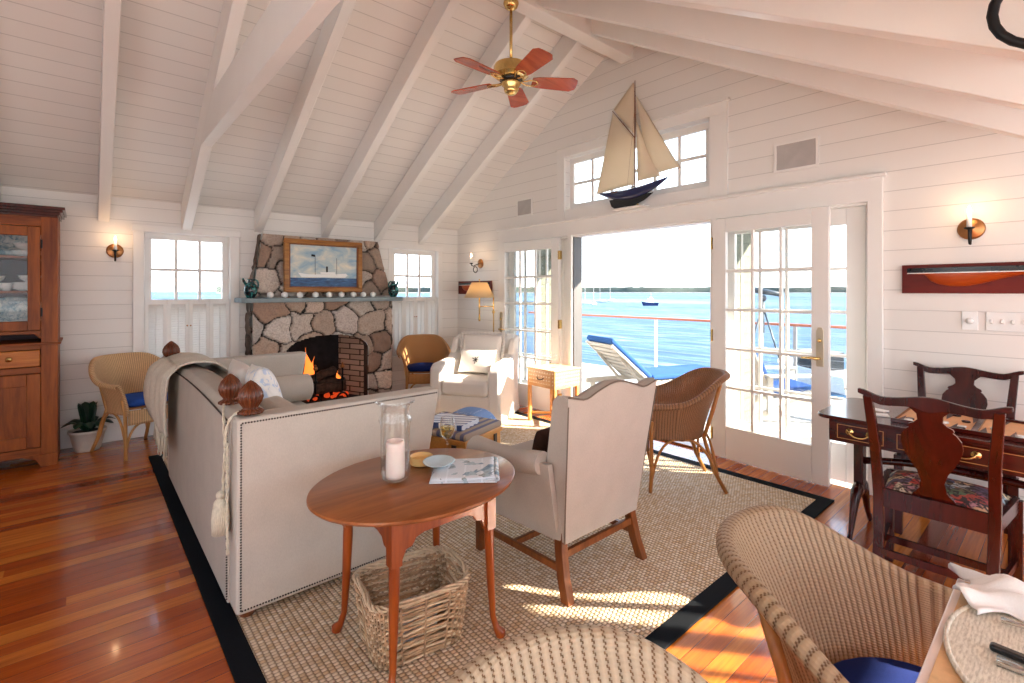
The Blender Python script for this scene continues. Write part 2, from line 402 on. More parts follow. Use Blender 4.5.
def tag(o, label, cat, group=None, kind=None):
    o['label'] = label; o['category'] = cat
    if group: o['group'] = group
    if kind: o['kind'] = kind
    return o
def thing(name, label, cat, loc=(0, 0, 0), rz=0, group=None):
    o = bpy.data.objects.new(name, None); C.objects.link(o); o.empty_display_size = .05
    o.location = loc; o.rotation_euler = (0, 0, rz); return tag(o, label, cat, group)
def struct(o, label=None):
    o['kind'] = 'structure'
    if label: o['label'] = label
    return o
def copy_tree(o, parent=None):
    c = o.copy(); C.objects.link(c); c.parent = parent
    for ch in list(o.children): copy_tree(ch, c)
    return c
def face(fx, fy): return math.atan2(-fx, fy)       # rotation that turns local +Y to (fx, fy)
def smooth01(t): t = max(0, min(1, t)); return t*t*(3-2*t)
def bez(p0, p1, p2, p3, n=10):
    p0, p1, p2, p3 = map(Vector, (p0, p1, p2, p3)); out = []
    for i in range(n+1):
        t = i/n; out.append(p0*(1-t)**3+p1*3*t*(1-t)**2+p2*3*t*t*(1-t)+p3*t**3)
    return out

# ------------------------------------------------------------------ the room shell
XB, YA, XL, YF = 4.15, 5.98, -2.2, -2.4
YR, ZR, ZP = 2.975, 4.06, 2.31            # ridge, plate
SL = (ZR-ZP)/(YA-YR)
def zc(y): return ZP+SL*((YA-y) if y > YR else max(0, y-(2*YR-YA)))
YE = 2*YR-YA                              # -0.03, foot of the right slope
struct(MB().bb(XL, XB+.0, YF, YA, -.1, 0).build('floor', 'floor'))

# fireplace wall with two window openings
def wall_with_holes(name, axis, pos, th, u0, u1, z0, z1, holes, mat, top=None):
    """boxes around rectangular holes; axis 'y': wall in the xz plane at y=pos..pos+th"""
    mb = MB(); us = sorted({u0, u1, *[h[0] for h in holes], *[h[1] for h in holes]})
    for a, b in zip(us, us[1:]):
        zs = [(z0, None)]; cuts = sorted([(h[2], h[3]) for h in holes if h[0] <= a+1e-6 and h[1] >= b-1e-6])
        z = z0; spans = []
        for c0, c1 in cuts:
            if c0 > z: spans.append((z, c0))
            z = c1
        spans.append((z, None))
        for s0, s1 in spans:
            n = max(1, int((b-a)/.5)) if (s1 is None and top) else 1
            ta = (top(a) if top else z1) if s1 is None else s1; tb = (top(b) if top else z1) if s1 is None else s1
            if min(ta, tb) <= s0: continue
            if axis == 'x':
                mb.prism([(pos, a, s0), (pos, b, s0), (pos, b, tb), (pos, a, ta)], (th, 0, 0))
            else:
                mb.prism([(a, pos, s0), (b, pos, s0), (b, pos, tb), (a, pos, ta)], (0, th, 0))
    return struct(mb.build(name, mat))
W1 = (.44, 1.18, .55, 2.0); W2 = (3.10, 3.80, .55, 1.985)
wall_with_holes('wall_back', 'y', YA, .14, XL, XB+.14, 0, ZP, [W1, (1.62, 2.74, 0, 1.02), W2], 'siding')
DO = (.95, 4.90, 0.0, 2.045)              # the whole door opening
TR = (2.10, 3.82, 2.345, 2.945)             # transom
WB2 = (-2.34, -1.28, .02, 2.12)            # glazed opening further along the wall
def top_gable(y): return zc(y)+.02
_h = [(DO[0], DO[1], DO[2], DO[3]), (TR[0], TR[1], TR[2], TR[3]), (WB2[0], WB2[1], WB2[2], WB2[3]), (YR, YR, 9, 9), (YE, YE, 9, 9)]
wall_with_holes('wall_right', 'x', XB, .14, YF, YA+.0, 0, 0, _h, 'siding', top_gable)
wall_with_holes('wall_left', 'x', XL-.14, .14, YF, YA, 0, 0, [(-1.6, -.3, .5, 2.1), (1.0, 2.4, .6, 2.1), (YR, YR, 9, 9), (YE, YE, 9, 9)], 'siding', top_gable)
wall_with_holes('wall_front', 'y', YF-.14, .14, XL, XB+.14, 0, ZP, [(-1.9, .2, .2, 2.2), (.5, 2.3, .2, 2.2), (2.55, 4.1, .2, 2.24)], 'siding')
# ceiling: two board slopes and the flat part over the dining end
cm = MB()
cm.prism([(XL, YA+.14, ZP-SL*.14), (XB+.14, YA+.14, ZP-SL*.14), (XB+.14, YR, ZR), (XL, YR, ZR)], (0, 0, .1))
cm.prism([(XL, YR, ZR), (XB+1.55, YR, ZR), (XB+1.55, YE, ZP), (XL, YE, ZP)], (0, 0, .1))  # slab runs past the gable, an added unseen overhang to stop transom sun
struct(cm.build('ceiling', 'slope'))
struct(MB().bb(XL, XB+.14, YF-.14, YE+.02, ZP, ZP+.1).build('ceiling_flat', 'plain_ceiling'))
# rafters, ridge beam, collar tie
RX = [-1.87, -1.2, -.575, .135, .785, 1.46, 2.195, 2.877, 3.533]
n_trim = 1
for i, x in enumerate(RX):
    for side in (0, 1):
        dz = .29 if abs(x-.785) < .01 else .24
        w = .086
        y0 = YA-.002 if side == 0 else YE+.0
        a = (YR, ZR-.001); b = (y0, ZP-.001)
        mb = MB()
        mb.prism([(x-w/2, a[0], a[1]-dz), (x-w/2, a[0], a[1]), (x-w/2, b[0], b[1]), (x-w/2, b[0], b[1]-dz)], (w, 0, 0))
        # small beads along the lower edges
        struct(mb.build('trim_%d' % n_trim, 'trim', bevel=.006, seg=1), 'white painted rafter under the sloped board ceiling'); n_trim += 1
struct(MB().bb(XL, XB-.001, 2.90, 3.05, 3.745, 4.06).build('trim_%d' % n_trim, 'trim', bevel=.008), 'white ridge beam at the peak of the ceiling'); n_trim += 1
zt = 2.66
yt = YA-(zt-(ZP-.29))/SL; yt2 = 2*YR-yt
yu = YA-(zt+.30-(ZP-.29))/SL
mb = MB(); mb.prism([(.744, yt, zt), (.744, yt2, zt), (.744, 2*YR-yu-.1, zt+.30), (.744, yu+.1, zt+.30)], (.084, 0, 0))
struct(mb.build('trim_%d' % n_trim, 'trim', bevel=.006, seg=1), 'white collar tie crossing between two rafters'); n_trim += 1
# baseboards
struct(MB().bb(XL, 1.33, YA-.018, YA-.0005, 0, .17).build('baseboard_back', 'trim', bevel=.004))
struct(MB().bb(3.02, XB-.02, YA-.018, YA-.0005, 0, .17).build('baseboard_back_right', 'trim', bevel=.004))
struct(MB().bb(XB-.018, XB-.0005, -.55, .84, 0, .17).build('baseboard_right', 'trim', bevel=.004))
struct(MB().bb(XB-.018, XB-.0005, 5.0, YA-.02, 0, .17).build('baseboard_right_corner', 'trim', bevel=.004))

# ---- windows of the fireplace wall
def sash(mb, ax, pos, u0, u1, z0, z1, nu, nz, fr=.062, mun=.028, d=.035):
    def bx(a, b, c, e, dd=d):
        if ax == 'y': mb.bb(a, b, pos-dd/2, pos+dd/2, c, e)
        else: mb.bb(pos-dd/2, pos+dd/2, a, b, c, e)
    bx(u0, u1, z0, z0+fr); bx(u0, u1, z1-fr, z1); bx(u0, u0+fr, z0+fr, z1-fr); bx(u1-fr, u1, z0+fr, z1-fr)
    for i in range(1, nu):
        c = u0+fr+(u1-u0-2*fr)*i/nu; bx(c-mun/2, c+mun/2, z0+fr, z1-fr, d*.7)
    for i in range(1, nz):
        c = z0+fr+(z1-z0-2*fr)*i/nz; bx(u0+fr, u1-fr, c-mun/2, c+mun/2, d*.68)
def window_a(k, W, cas):
    r = struct(bpy.data.objects.new('window_%d' % k, None)); C.objects.link(r)
    mb = MB(); sash(mb, 'y', YA+.07, W[0], W[1], 1.27, W[3], 3, 2); sash(mb, 'y', YA+.10, W[0], W[1], W[2]+.02, 1.31, 3, 2)
    mb.build('window_frame', 'trim', r, bevel=.003, seg=1)
    g = MB(); g.bb(W[0]+.03, W[1]-.03, YA+.068, YA+.072, 1.29, W[3]-.04); g.bb(W[0]+.03, W[1]-.03, YA+.098, YA+.102, W[2]+.04, 1.29); g.build('window_pane', 'glass', r)
    c = MB(); cw = cas
    c.bb(W[0]-cw, W[0], YA-.025, YA-.001, .40, W[3]+.02); c.bb(W[1], W[1]+cw, YA-.025, YA-.001, .40, W[3]+.02)
    c.bb(W[0]-cw-.01, W[1]+cw+.01, YA-.035, YA-.001, W[3]+.0, W[3]+.07); c.bb(W[0]-cw, W[1]+cw, YA-.04, YA-.001, W[2]-.12, W[2])
    c.bb(W[0], W[1], YA-.001, YA+.14, W[2]-.02, W[2]); c.bb(W[0]-.015, W[0]+.003, YA-.0, YA+.145, W[2], W[3]); c.bb(W[1]-.003, W[1]+.015, YA-.0, YA+.145, W[2], W[3]); c.bb(W[0], W[1], YA, YA+.145, W[3]-.003, W[3]+.01)
    c.build('window_casing', 'trim', r, bevel=.004, seg=1)
window_a(1, W1, .09); window_a(2, W2, .07)
# half height louvred shutters (cafe style)
def shutters(W, label):
    t = thing('louvred_shutter', label, 'shutter', ((W[0]+W[1])/2, YA+.02, .56), 0, 'half height window shutters')
    w = W[1]-W[0]; h = 1.335-.56; n = 4
    for i in range(n):
        x0 = -w/2+.001+i*w/n; x1 = x0+w/n-.002; m = MB()
        m.bb(x0, x0+.032, -.012, .012, 0, h); m.bb(x1-.032, x1, -.012, .012, 0, h); m.bb(x0, x1, -.011, .011, 0, .06); m.bb(x0, x1, -.011, .011, h-.05, h)
        k = 27
        for j in range(k):
            z = .075+(h-.14)*j/(k-1); m.box(((x0+x1)/2, 0, z), (x1-x0-.06, .038, .004), (R(48), 0, 0))
        m.bb((x0+x1)/2-.005, (x0+x1)/2+.005, -.021, -.013, .09, h-.08)
        p = m.build('shutter_panel', 'trim', t)
        if i in (1, 2):
            xx = x1-.014 if i == 1 else x0+.014
            MB().ball((xx, -.02, h-.27), .008, seg=8).build('knob', 'old_brass', p, smooth=True)
    return t
shutters(W1, 'half-height white louvred shutters under the window left of the fireplace')
shutters(W2, 'half-height white louvred shutters under the window right of the fireplace')

# ---- transom
tr = struct(bpy.data.objects.new('window_3', None)); C.objects.link(tr)
m = MB(); sash(m, 'x', XB+.07, TR[0]+.01, TR[1]-.01, TR[2]+.0, TR[3]-.01, 6, 2, .065, .03); m.build('window_frame', 'trim', tr, bevel=.003, seg=1)
MB().bb(XB+.068, XB+.072, TR[0]+.04, TR[1]-.04, TR[2]+.03, TR[3]-.04).build('window_pane', 'glass', tr)
m = MB(); m.bb(XB-.025, XB-.001, TR[0]-.16, TR[0], 2.233, TR[3]+.02); m.bb(XB-.025, XB-.001, TR[1], TR[1]+.12, 2.233, TR[3]+.02); m.bb(XB-.02, XB-.001, TR[0], TR[1], 2.233, TR[2])
m.bb(XB-.03, XB-.001, TR[0]-.16, TR[1]+.12, TR[3], TR[3]+.11); m.bb(XB-.05, XB-.001, TR[0]-.18, TR[1]+.14, TR[3]+.1, TR[3]+.12)
m.bb(XB, XB+.14, TR[0], TR[1], TR[2]-.005, TR[2]+.001)
m.build('window_casing', 'trim', tr, bevel=.004, seg=1)
# ---- big door opening: header shelf, jambs, fixed side lights
m = MB()
m.bb(XB-.03, XB-.001, .86, 5.00, 2.045, 2.215); m.bb(XB-.055, XB-.001, .84, 5.02, 2.205, 2.232)
m.bb(XB-.03, XB-.001, .86, .95, 0, 2.05); m.bb(XB-.03, XB-.001, 4.90, 5.00, 0, 2.05)
m.bb(XB-.03, XB+.14, 2.035, 2.09, 0, 2.05); m.bb(XB-.03, XB+.14, 3.712, 3.765, 0, 2.05)
m.bb(XB+.0, XB+.14, .95, 4.9, 2.03, 2.05)
struct(m.build('trim_%d' % n_trim, 'trim', bevel=.005, seg=1), 'white casing and header around the wide deck doorway'); n_trim += 1
struct(MB().bb(XB-.02, XB+.16, 2.09, 3.71, -.02, .018).build('trim_%d' % n_trim, 'oak', bevel=.004, seg=1), 'wooden threshold of the deck doorway'); n_trim += 1
def french(mb, g, u0, u1, z0, z1, pos, st=.10, bot=.25, nz=5, nu=3, cut=(0, 0)):
    d = .042
    mb.bb(pos-d/2, pos+d/2, u0, u0+st, z0, z1); mb.bb(pos-d/2, pos+d/2, u1-st, u1, z0, z1)
    mb.bb(pos-d/2, pos+d/2, u0+st, u1-st, z0, z0+bot); mb.bb(pos-d/2, pos+d/2, u0+st, u1-st, z1-st, z1)
    for i in range(1, nu):
        c = u0+st+(u1-u0-2*st)*i/nu; mb.bb(pos-.016, pos+.016, c-.011, c+.011, z0+bot, z1-st)
    for i in range(1, nz):
        c = z0+bot+(z1-z0-bot-st)*i/nz; mb.bb(pos-.015, pos+.015, u0+st, u1-st, c-.011, c+.011)
    g.bb(pos-.003, pos+.003, u0+st, u1-st, z0+bot, z1-st)
for k, (u0, u1) in ((4, (.955, 2.04)), (5, (3.75, 4.895))):
    r = struct(bpy.data.objects.new('window_%d' % k, None)); C.objects.link(r)
    a, g = MB(), MB(); french(a, g, (.98, 3.92)[k-4], u1, .01, 2.03, XB+.09, .12 if k == 4 else .10, .28, 5, 4)
    a.bb(XB+.07, XB+.11, u0, (.98, 3.92)[k-4], .01, 2.03)
    a.build('window_frame', 'trim', r, bevel=.003, seg=1); g.build('window_pane', 'glass', r)
def door(k, hinge, length, ang, side):
    # local: hinge at origin, leaf along +Y*side, rotated
    r = struct(bpy.data.objects.new('door_%d' % k, None)); C.objects.link(r); r.location = hinge; r.rotation_euler = (0, 0, ang)
    a, g = MB(), MB(); u0, u1 = (0, length) if side > 0 else (-length, 0)
    french(a, g, u0, u1, .012, 2.03, 0, .115, .27)
    a.build('door_leaf', 'trim', r, bevel=.004, seg=1); g.build('door_pane', 'glass', r)
    hy = (length-.055)*side
    h = MB(); h.prism([(-.022, hy-.025, .87), (-.022, hy+.025, .87), (-.022, hy+.025, 1.13), (-.022, hy+.014, 1.155), (-.022, hy-.014, 1.155), (-.022, hy-.025, 1.13)], (-.007, 0, 0))
    h.build('handle_plate', 'pale_brass', r, bevel=.003)
    h = MB(); h.tube([(-.025, hy, .93), (-.07, hy, .93)], .009); h.tube([(-.068, hy, .93), (-.07, hy-.05*side, .934), (-.066, hy-.11*side, .928)], [.011, .009, .006]); h.ball((-.036, hy, 1.06), .014)
    h.build('door_handle', 'brass', r, smooth=True)
    for z in (.2, 1.04, 1.83):
        MB().bb(-.03, .012, -.004-.02*side, .004+.0*side, z-.05, z+.05).build('hinge', 'brass', r, bevel=.002)
    return r
door(1, (XB-.06, 2.04, 0), .885, R(-2.6), -1)
door(2, (XB-.055, 3.865, 0), 1.03, R(2.0), 1)
struct(MB().bb(XB+.004, XB+.14, 3.699, 3.711, .0, 2.03).build('trim_52', 'dark_plate'), 'dark grey plate along the left jamb')  # dark grey plate over the receding face of the jamb
# French doors further along the wall (outside the picture), and plain glazing of the unseen sides
for k, (u0, u1) in ((6, (WB2[0], WB2[1])),):
    r = struct(bpy.data.objects.new('window_%d' % k, None)); C.objects.link(r)
    a, g = MB(), MB(); mid = (u0+u1)/2
    french(a, g, u0, mid, .03, 2.11, XB+.07, .06, .22, 1, 2); french(a, g, mid, u1, .03, 2.11, XB+.07, .06, .22, 1, 2)
    a.build('window_frame', 'trim', r); g.build('window_pane', 'glass', r)

# ------------------------------------------------------------------ fireplace
def stone_face(mb, fn, w, h, res, seeds, inside, colors, depth=.035, groove=.013):
    """fn(u,z,d)->point; heightfield of rounded fieldstones with recessed joints"""
    nu, nz = int(w/res), int(h/res); vs = {}; cl = mb.b.loops.layers.color.get('Col') or mb.b.loops.layers.color.new('Col'); info = {}
    for i in range(nu+1):
        for j in range(nz+1):
            u, z = w*i/nu, h*j/nz
            du = noise.noise(Vector((u*7, z*7, 3)))*.05; dz = noise.noise(Vector((u*7, z*7, 9)))*.05
            dd = sorted(((u+du-s[0])**2*s[2]+(z+dz-s[1])**2, k) for k, s in enumerate(seeds))[:2]
            a, b = math.sqrt(dd[0][0]), math.sqrt(dd[1][0]); e = (b-a)
            hh = smooth01(e/.03); k = dd[0][1]
            d = depth*(hh*.8-.35)+colors[k][3]*hh+noise.noise(Vector((u*16, z*16, k)))*.012*hh
            info[i, j] = (k, e); vs[i, j] = mb.b.verts.new(fn(u, z, d))
    for i in range(nu):
        for j in range(nz):
            uc, zc_ = w*(i+.5)/nu, h*(j+.5)/nz
            if not inside(uc, zc_): continue
            f = mb.b.faces.new((vs[i, j], vs[i+1, j], vs[i+1, j+1], vs[i, j+1]))
            for lp, q in zip(f.loops, ((i, j), (i+1, j), (i+1, j+1), (i, j+1))):
                k, e = info[q]; c = colors[k]
                lp[cl] = (.05, .035, .03, 1) if e < groove else (*c[:3], 1)
    for v in list(mb.b.verts):
        if not v.link_faces: mb.b.verts.remove(v)
def seeds_for(w, h, s, rnd):
    out = []; rows = int(h/s)
    for r_ in range(rows+1):
        n = max(1, int(w/(s*1.15)))
        for c in range(n+1):
            out.append(((c+.5*(r_ % 2)+rnd.uniform(-.32, .32))*w/n, (r_+rnd.uniform(-.3, .3))*h/rows, rnd.uniform(.7, 1.3)))
    return out
rnd = random.Random(11)
pal = [hexc(c) for c in ('f2ece6', 'e4dad2', 'f4eeea', 'd8ccc2', 'e8dcd2', 'ece8e4', 'd4c2b6')]
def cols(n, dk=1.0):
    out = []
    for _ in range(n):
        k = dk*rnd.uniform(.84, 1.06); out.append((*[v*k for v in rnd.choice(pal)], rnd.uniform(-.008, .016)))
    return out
FX0, FX1, FY = 1.36, 2.985, 5.80
fp = thing('stone_fireplace', 'fieldstone fireplace with arched firebox and blue-grey mantel shelf on the back wall', 'fireplace', (2.17, FY, 0))
w = FX1-FX0
def arch(u, z):   # inside the firebox opening?  u from FX0
    x = u+FX0
    if x < 1.70 or x > 2.665: return False
    c = (x-2.18)/.485
    return z < .72+.185*math.sqrt(max(0, 1-c*c))
mb = MB(); sd = seeds_for(w, 1.30, .235, rnd)
stone_face(mb, lambda u, z, d: (u-w/2, -d, z), w, 1.30, .0125, sd, lambda u, z: not arch(u, z), cols(len(sd)), .045)
sd = seeds_for(.2, 1.3, .2, rnd)
for sx, x in ((-1, 0), (1, w)):
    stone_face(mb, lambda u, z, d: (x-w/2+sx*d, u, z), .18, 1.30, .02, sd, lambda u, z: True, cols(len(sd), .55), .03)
# arch reveal
def rev(a, b):
    k = a*2-1; x = 2.18+.485*math.sin(k*PI/2)*1.0; z = .72+.185*math.cos(k*PI/2)
    return (x-2.1725, -.01+.13*b, z)
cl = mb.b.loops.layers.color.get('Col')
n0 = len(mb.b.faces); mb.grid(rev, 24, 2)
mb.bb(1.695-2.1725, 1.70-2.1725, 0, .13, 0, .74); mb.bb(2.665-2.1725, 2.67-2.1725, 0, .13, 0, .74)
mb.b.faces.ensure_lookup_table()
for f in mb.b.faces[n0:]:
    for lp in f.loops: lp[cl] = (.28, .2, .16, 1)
mb.build('stone_surround', 'stone', fp, smooth=True)
# upper chimney: tapers
mb = MB(); w2 = FX1-FX0; h2 = 2.045-1.36; sd = seeds_for(w2, h2, .2, rnd)
def up(u, z, d):
    k = z/h2; lo, hi = .0+.105*k, w2-.185*k-.0
    x = lo+(hi-lo)*u/w2; return (x-w/2, .03-d, 1.36+z)
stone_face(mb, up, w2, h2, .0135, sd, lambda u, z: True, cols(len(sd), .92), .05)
sd = seeds_for(.2, h2, .2, rnd)
for sx in (-1, 1):
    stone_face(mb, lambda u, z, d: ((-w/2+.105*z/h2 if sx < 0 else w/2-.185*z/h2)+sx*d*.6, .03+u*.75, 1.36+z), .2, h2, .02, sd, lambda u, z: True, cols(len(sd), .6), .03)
mb.build('chimney_breast', 'stone', fp, smooth=True)
struct(MB().bb(2.84, 3.0, 5.90, YA-.001, 1.36, 2.046).build('trim_51', 'siding'), 'narrow white boarded panel right of the stone chimney')
m = MB(); mantel = [(1.22, -.16), (1.25, -.20), (3.04, -.20), (3.07, -.17), (3.07, .17), (1.22, .17)]
m.slab([(x-2.1725, y, 1.295) for x, y in mantel], .05); m.build('mantel_shelf', 'slate', fp, bevel=.008, label='blue-grey stone mantel shelf')
# firebox (splayed brick sides), recess built in front of the outer wall
m = MB()
def q4(m, a, b, c, d): m.b.faces.new([m.b.verts.new(p) for p in (a, b, c, d)])
yb = .50
q4(m, (.485, .1, 0), (.33, yb, 0), (.33, yb, 1.0), (.485, .1, 1.0))
m.build('firebox_side', 'brick', fp, solid=.02, label='brick side of the firebox, coloured pale as if lit')  # brick colour lightened to carry the firelight on this side
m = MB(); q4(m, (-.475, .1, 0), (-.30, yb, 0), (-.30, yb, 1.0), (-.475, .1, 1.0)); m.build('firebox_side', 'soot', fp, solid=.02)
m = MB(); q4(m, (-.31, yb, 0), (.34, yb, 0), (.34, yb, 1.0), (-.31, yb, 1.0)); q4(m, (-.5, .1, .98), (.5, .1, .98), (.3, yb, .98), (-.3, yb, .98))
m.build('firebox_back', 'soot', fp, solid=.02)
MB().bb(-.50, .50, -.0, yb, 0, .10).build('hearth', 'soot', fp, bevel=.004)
# logs, andirons, flames
def log(a, b, r, label):
    m = MB(); a = Vector(a); b = Vector(b); n = 10
    c = (a+b)/2
    pts = [a.lerp(b, i/n)-c+Vector((0, 0, math.sin(i*1.3)*.006)) for i in range(n+1)]
    m.tube(pts, [r*(1+.08*math.sin(i*2.1+r*50)) for i in range(n+1)], 14)
    o = m.build('firewood_log', 'bark', smooth='angle'); o.location = c
    return tag(o, label, 'log', 'burning firewood')
log((1.95, 5.98, .24), (2.46, 6.02, .23), .062, 'charred log lying lowest across the fire')
log((2.02, 6.10, .30), (2.50, 6.12, .27), .055, 'charred log lying at the back of the fire')
log((1.98, 6.0, .34), (2.36, 6.08, .44), .05, 'charred log leaning up across the top of the fire')
for x, lb in ((2.06, 'left black iron andiron holding the burning logs'), (2.385, 'right black iron andiron with a brass tip holding the burning logs')):
    t = thing('andiron', lb, 'andiron', (x, 5.90, .10), 0, 'fireplace andirons')
    m = MB(); m.tube([(0, 0, .1), (0, 0, .38)], .012); m.tube(bez((-.07, 0, 0), (-.05, 0, .1), (.05, 0, .1), (.07, 0, 0)), .012); m.tube([(0, 0, .08), (0, .28, .08), (0, .28, 0)], .011)
    m.ball((0, 0, .24), .024); m.build('iron_bar', 'iron', t, smooth=True)
    MB().ball((0, 0, .40), .026).ball((0, 0, .435), .012).build('finial', 'old_brass', t, smooth=True)
def flame(x, y, z, h, r, ph):
    m = MB(); n = 14; pts = []; rr = []
    for i in range(n+1):
        k = i/n; pts.append((x+math.sin(k*5+ph)*.03*k, y, z+h*k)); rr.append(max(.002, r*math.sin(PI*min(1, (k+.12)**.7))*(1-.25*k)))
    rr[-1] = .001; m.tube(pts, rr, 10, flat=.5); return m
m = flame(2.03, 6.07, .24, .50, .075, 0)
t_ = flame(2.10, 6.10, .26, .36, .055, 2)
o = tag(m.build('flame', 'flame', smooth=True), 'tall orange flame at the left of the fire', 'flame', 'flames')
o = tag(t_.build('flame', 'flame', smooth=True), 'shorter orange flame just right of the tall one', 'flame', 'flames')
o = tag(flame(2.42, 6.1, .22, .2, .045, 1).build('flame', 'flame', smooth=True), 'small low flame at the right of the fire', 'flame', 'flames')
m = MB()
for i in range(26): m.ball((rnd.uniform(2.0, 2.5), rnd.uniform(5.96, 6.16), .115+rnd.uniform(0, .04)), rnd.uniform(.015, .03), seg=6)
tag(m.build('ember_bed', 'ember'), 'bed of glowing red embers under the logs', 'embers', kind='stuff')

# the painting above the mantel
def painting_mat():
    t = NT('ship_painting_canvas'); x, y, z = t.xyz(t.co())
    n = t.noise(t.co('Object', (1.2, 1, 2.2)), 4, 5, .6, .6); n2 = t.noise(t.co('Object', (5, 1, 30)), 2, 4, .6)
    sky = t.ramp(n, [(.3, hexc('6f98b8')), (.5, hexc('a9b9bd')), (.68, hexc('d8d2c0'))])
    sea = t.ramp(n2, [(.35, hexc('10345e')), (.6, hexc('2a5c8c')), (.75, hexc('7ea0bc'))])
    return t.set(t.mix(t.math('LESS_THAN', z, .165), sky, sea), .45)
pt = thing('framed_painting', 'gilt-framed painting of a white steam yacht on blue sea above the mantel', 'painting', (2.10, 5.715, 1.405))
m = MB(); fw_, fh = .45, .60
for a, b, c, d in ((-fw_, fw_, 0, .055), (-fw_, fw_, fh-.055, fh), (-fw_, -fw_+.055, .05, fh-.05), (fw_-.055, fw_, .05, fh-.05)):
    m.bb(a, b, -.03, .02, c, d)
m.build('picture_frame', 'gilt', pt, bevel=.012, label='gilt wood frame')
m = MB()
for a, b, c, d in ((-fw_+.05, fw_-.05, .05, .066), (-fw_+.05, fw_-.05, fh-.066, fh-.05), (-fw_+.05, -fw_+.066, .05, fh-.05), (fw_-.066, fw_-.05, .05, fh-.05)): m.bb(a, b, -.018, .018, c, d)
m.build('inner_fillet', 'walnut', pt)
MB().bb(-fw_+.06, fw_-.06, -.004, .012, .06, fh-.06).build('canvas', painting_mat(), pt)
m = MB(); y_ = -.0065
m.prism([(-.26, y_, .172), (.24, y_, .172), (.27, y_, .20), (.25, y_, .222), (.1, y_, .21), (-.18, y_, .205), (-.30, y_, .222)], (0, .003, 0))
m.bb(-.05, .12, y_, y_+.003, .21, .235); m.build('painted_hull', 'ceramic', pt)
m = MB()
for x, h_ in ((-.11, .42), (.14, .40)): m.bb(x-.002, x+.002, y_, y_+.003, .2, h_)
m.bb(-.11, .14, y_+.001, y_+.002, .2, .204)
m.bb(.015, .035, y_, y_+.003, .23, .30); m.prism([(-.155, y_, .41), (-.11, y_, .405), (-.11, y_, .43), (-.15, y_, .435)], (0, .003, 0)); m.build('painted_masts', 'soot', pt)
# teal jugs and small shells on the mantel
def jug(x, y, rz, label):
    t = thing('glazed_jug', label, 'jug', (x, y, 1.345), rz, 'teal glazed jugs on the mantel')
    m = MB(); m.lathe([(.035, 0), (.042, .01), (.062, .05), (.068, .09), (.055, .135), (.03, .165), (.026, .185), (.036, .20), (.03, .20), (.02, .185)], seg=22); m.build('jug_body', 'teal', t, smooth=True)
    MB().tube(bez((.03, 0, .19), (.09, 0, .21), (.10, 0, .12), (.06, 0, .08)), .009).build('jug_handle', 'teal', t, smooth=True)
    MB().tube([(-.05, 0, .14), (-.075, 0, .175), (-.088, 0, .205)], [.016, .013, .010]).build('spout', 'teal', t, smooth=True)
jug(1.315, 5.68, R(20), 'dark teal jug on the left end of the mantel')
jug(2.955, 5.68, R(-160), 'dark teal jug on the right end of the mantel')
m = MB(); m.lathe([(.018, 0), (.026, .008), (.034, .03), (.03, .05), (.016, .062), (.004, .066)], seg=14, lobes=7, amp=.2)
sh = m.build('seashell', 'ceramic', smooth=True); first = True
for i, x in enumerate((1.50, 1.645, 1.805, 1.975, 2.13, 2.275, 2.42, 2.545, 2.67)):
    o = sh if i == 0 else sh.copy()
    if i: C.objects.link(o)
    o.location = (x, 5.66, 1.345); o.rotation_euler = (0, 0, i*.9)
    nm = ('first', 'second', 'third', 'fourth', 'fifth', 'sixth', 'seventh', 'eighth', 'ninth')[i]
    tag(o, 'small white seashell, %s from the left in the row along the mantel' % nm, 'seashell', 'white shells along the mantel')

# ------------------------------------------------------------------ wall sconces
def sconce(loc, rz, label, style=0):
    t = thing('wall_sconce', label, 'sconce', loc, rz, 'candle wall sconces')   # local -Y = out of the wall
    m = MB(); m.lathe([(.062, .0), (.066, .004), (.055, .01), (.03, .013), (.012, .022), (0, .026)], axis='y', seg=28)
    for v in m.b.verts: v.co.y *= -1; v.co.z *= 1.0
    m.build('back_plate', 'old_brass', t, smooth=True)
    m = MB()
    if style == 0:
        m.tube(bez((0, -.02, 0), (0, -.06, -.03), (0, -.05, -.09), (0, -.055, -.095)), .008); m.tube(bez((0, -.05, -.095), (0, -.08, -.10), (0, -.095, -.06), (0, -.09, -.0)), .007)
    else:
        m.tube(bez((0, -.02, .0), (0, -.05, -.01), (0, -.09, -.02), (0, -.12, -.04)), .006); m.tube([(0, -.09+.035*math.cos(a*.35), -.085+.04*math.sin(a*.35)) for a in range(19)], .006); m.tube([(0, -.12, -.04), (0, -.155, -.03), (0, -.16, 0)], .006)
    m.build('arm', 'iron', t, smooth=True)
    yy = -.09 if style == 0 else -.16
    MB().lathe([(.008, -.012), (.024, -.004), (.026, .002), (.012, .003)], (0, yy, 0)).build('drip_pan', 'iron', t, smooth=True)
    MB().lathe([(.0125, 0), (.0125, .085), (.006, .088)], (0, yy, 0), 14).build('candle', 'candle_sleeve', t, smooth=True)
    MB().lathe([(.004, .086), (.011, .098), (.010, .11), (.002, .135)], (0, yy, 0), 12).build('bulb', 'bulb', t, smooth=True)
    L = bpy.data.lights.new('sconce_light', 'POINT'); L.energy = .55; L.color = (1, .62, .33); L.shadow_soft_size = .02
    lo = bpy.data.objects.new('sconce_light', L); C.objects.link(lo); lo.location = Vector(loc)+Vector((math.sin(rz)*-yy*-1*-1, -math.cos(rz)*-yy*1, .11)) if False else Vector(loc)+Matrix.Rotation(rz, 3, 'Z') @ Vector((0, yy-.025, .125))
    lo.parent = None
    lo.parent = t; lo.matrix_parent_inverse = Matrix.Identity(4); lo.location = (0, yy-.03, .12)
sconce((.217, YA-.001, 1.80), 0, 'lit candle sconce on the white wall beside the china cabinet')
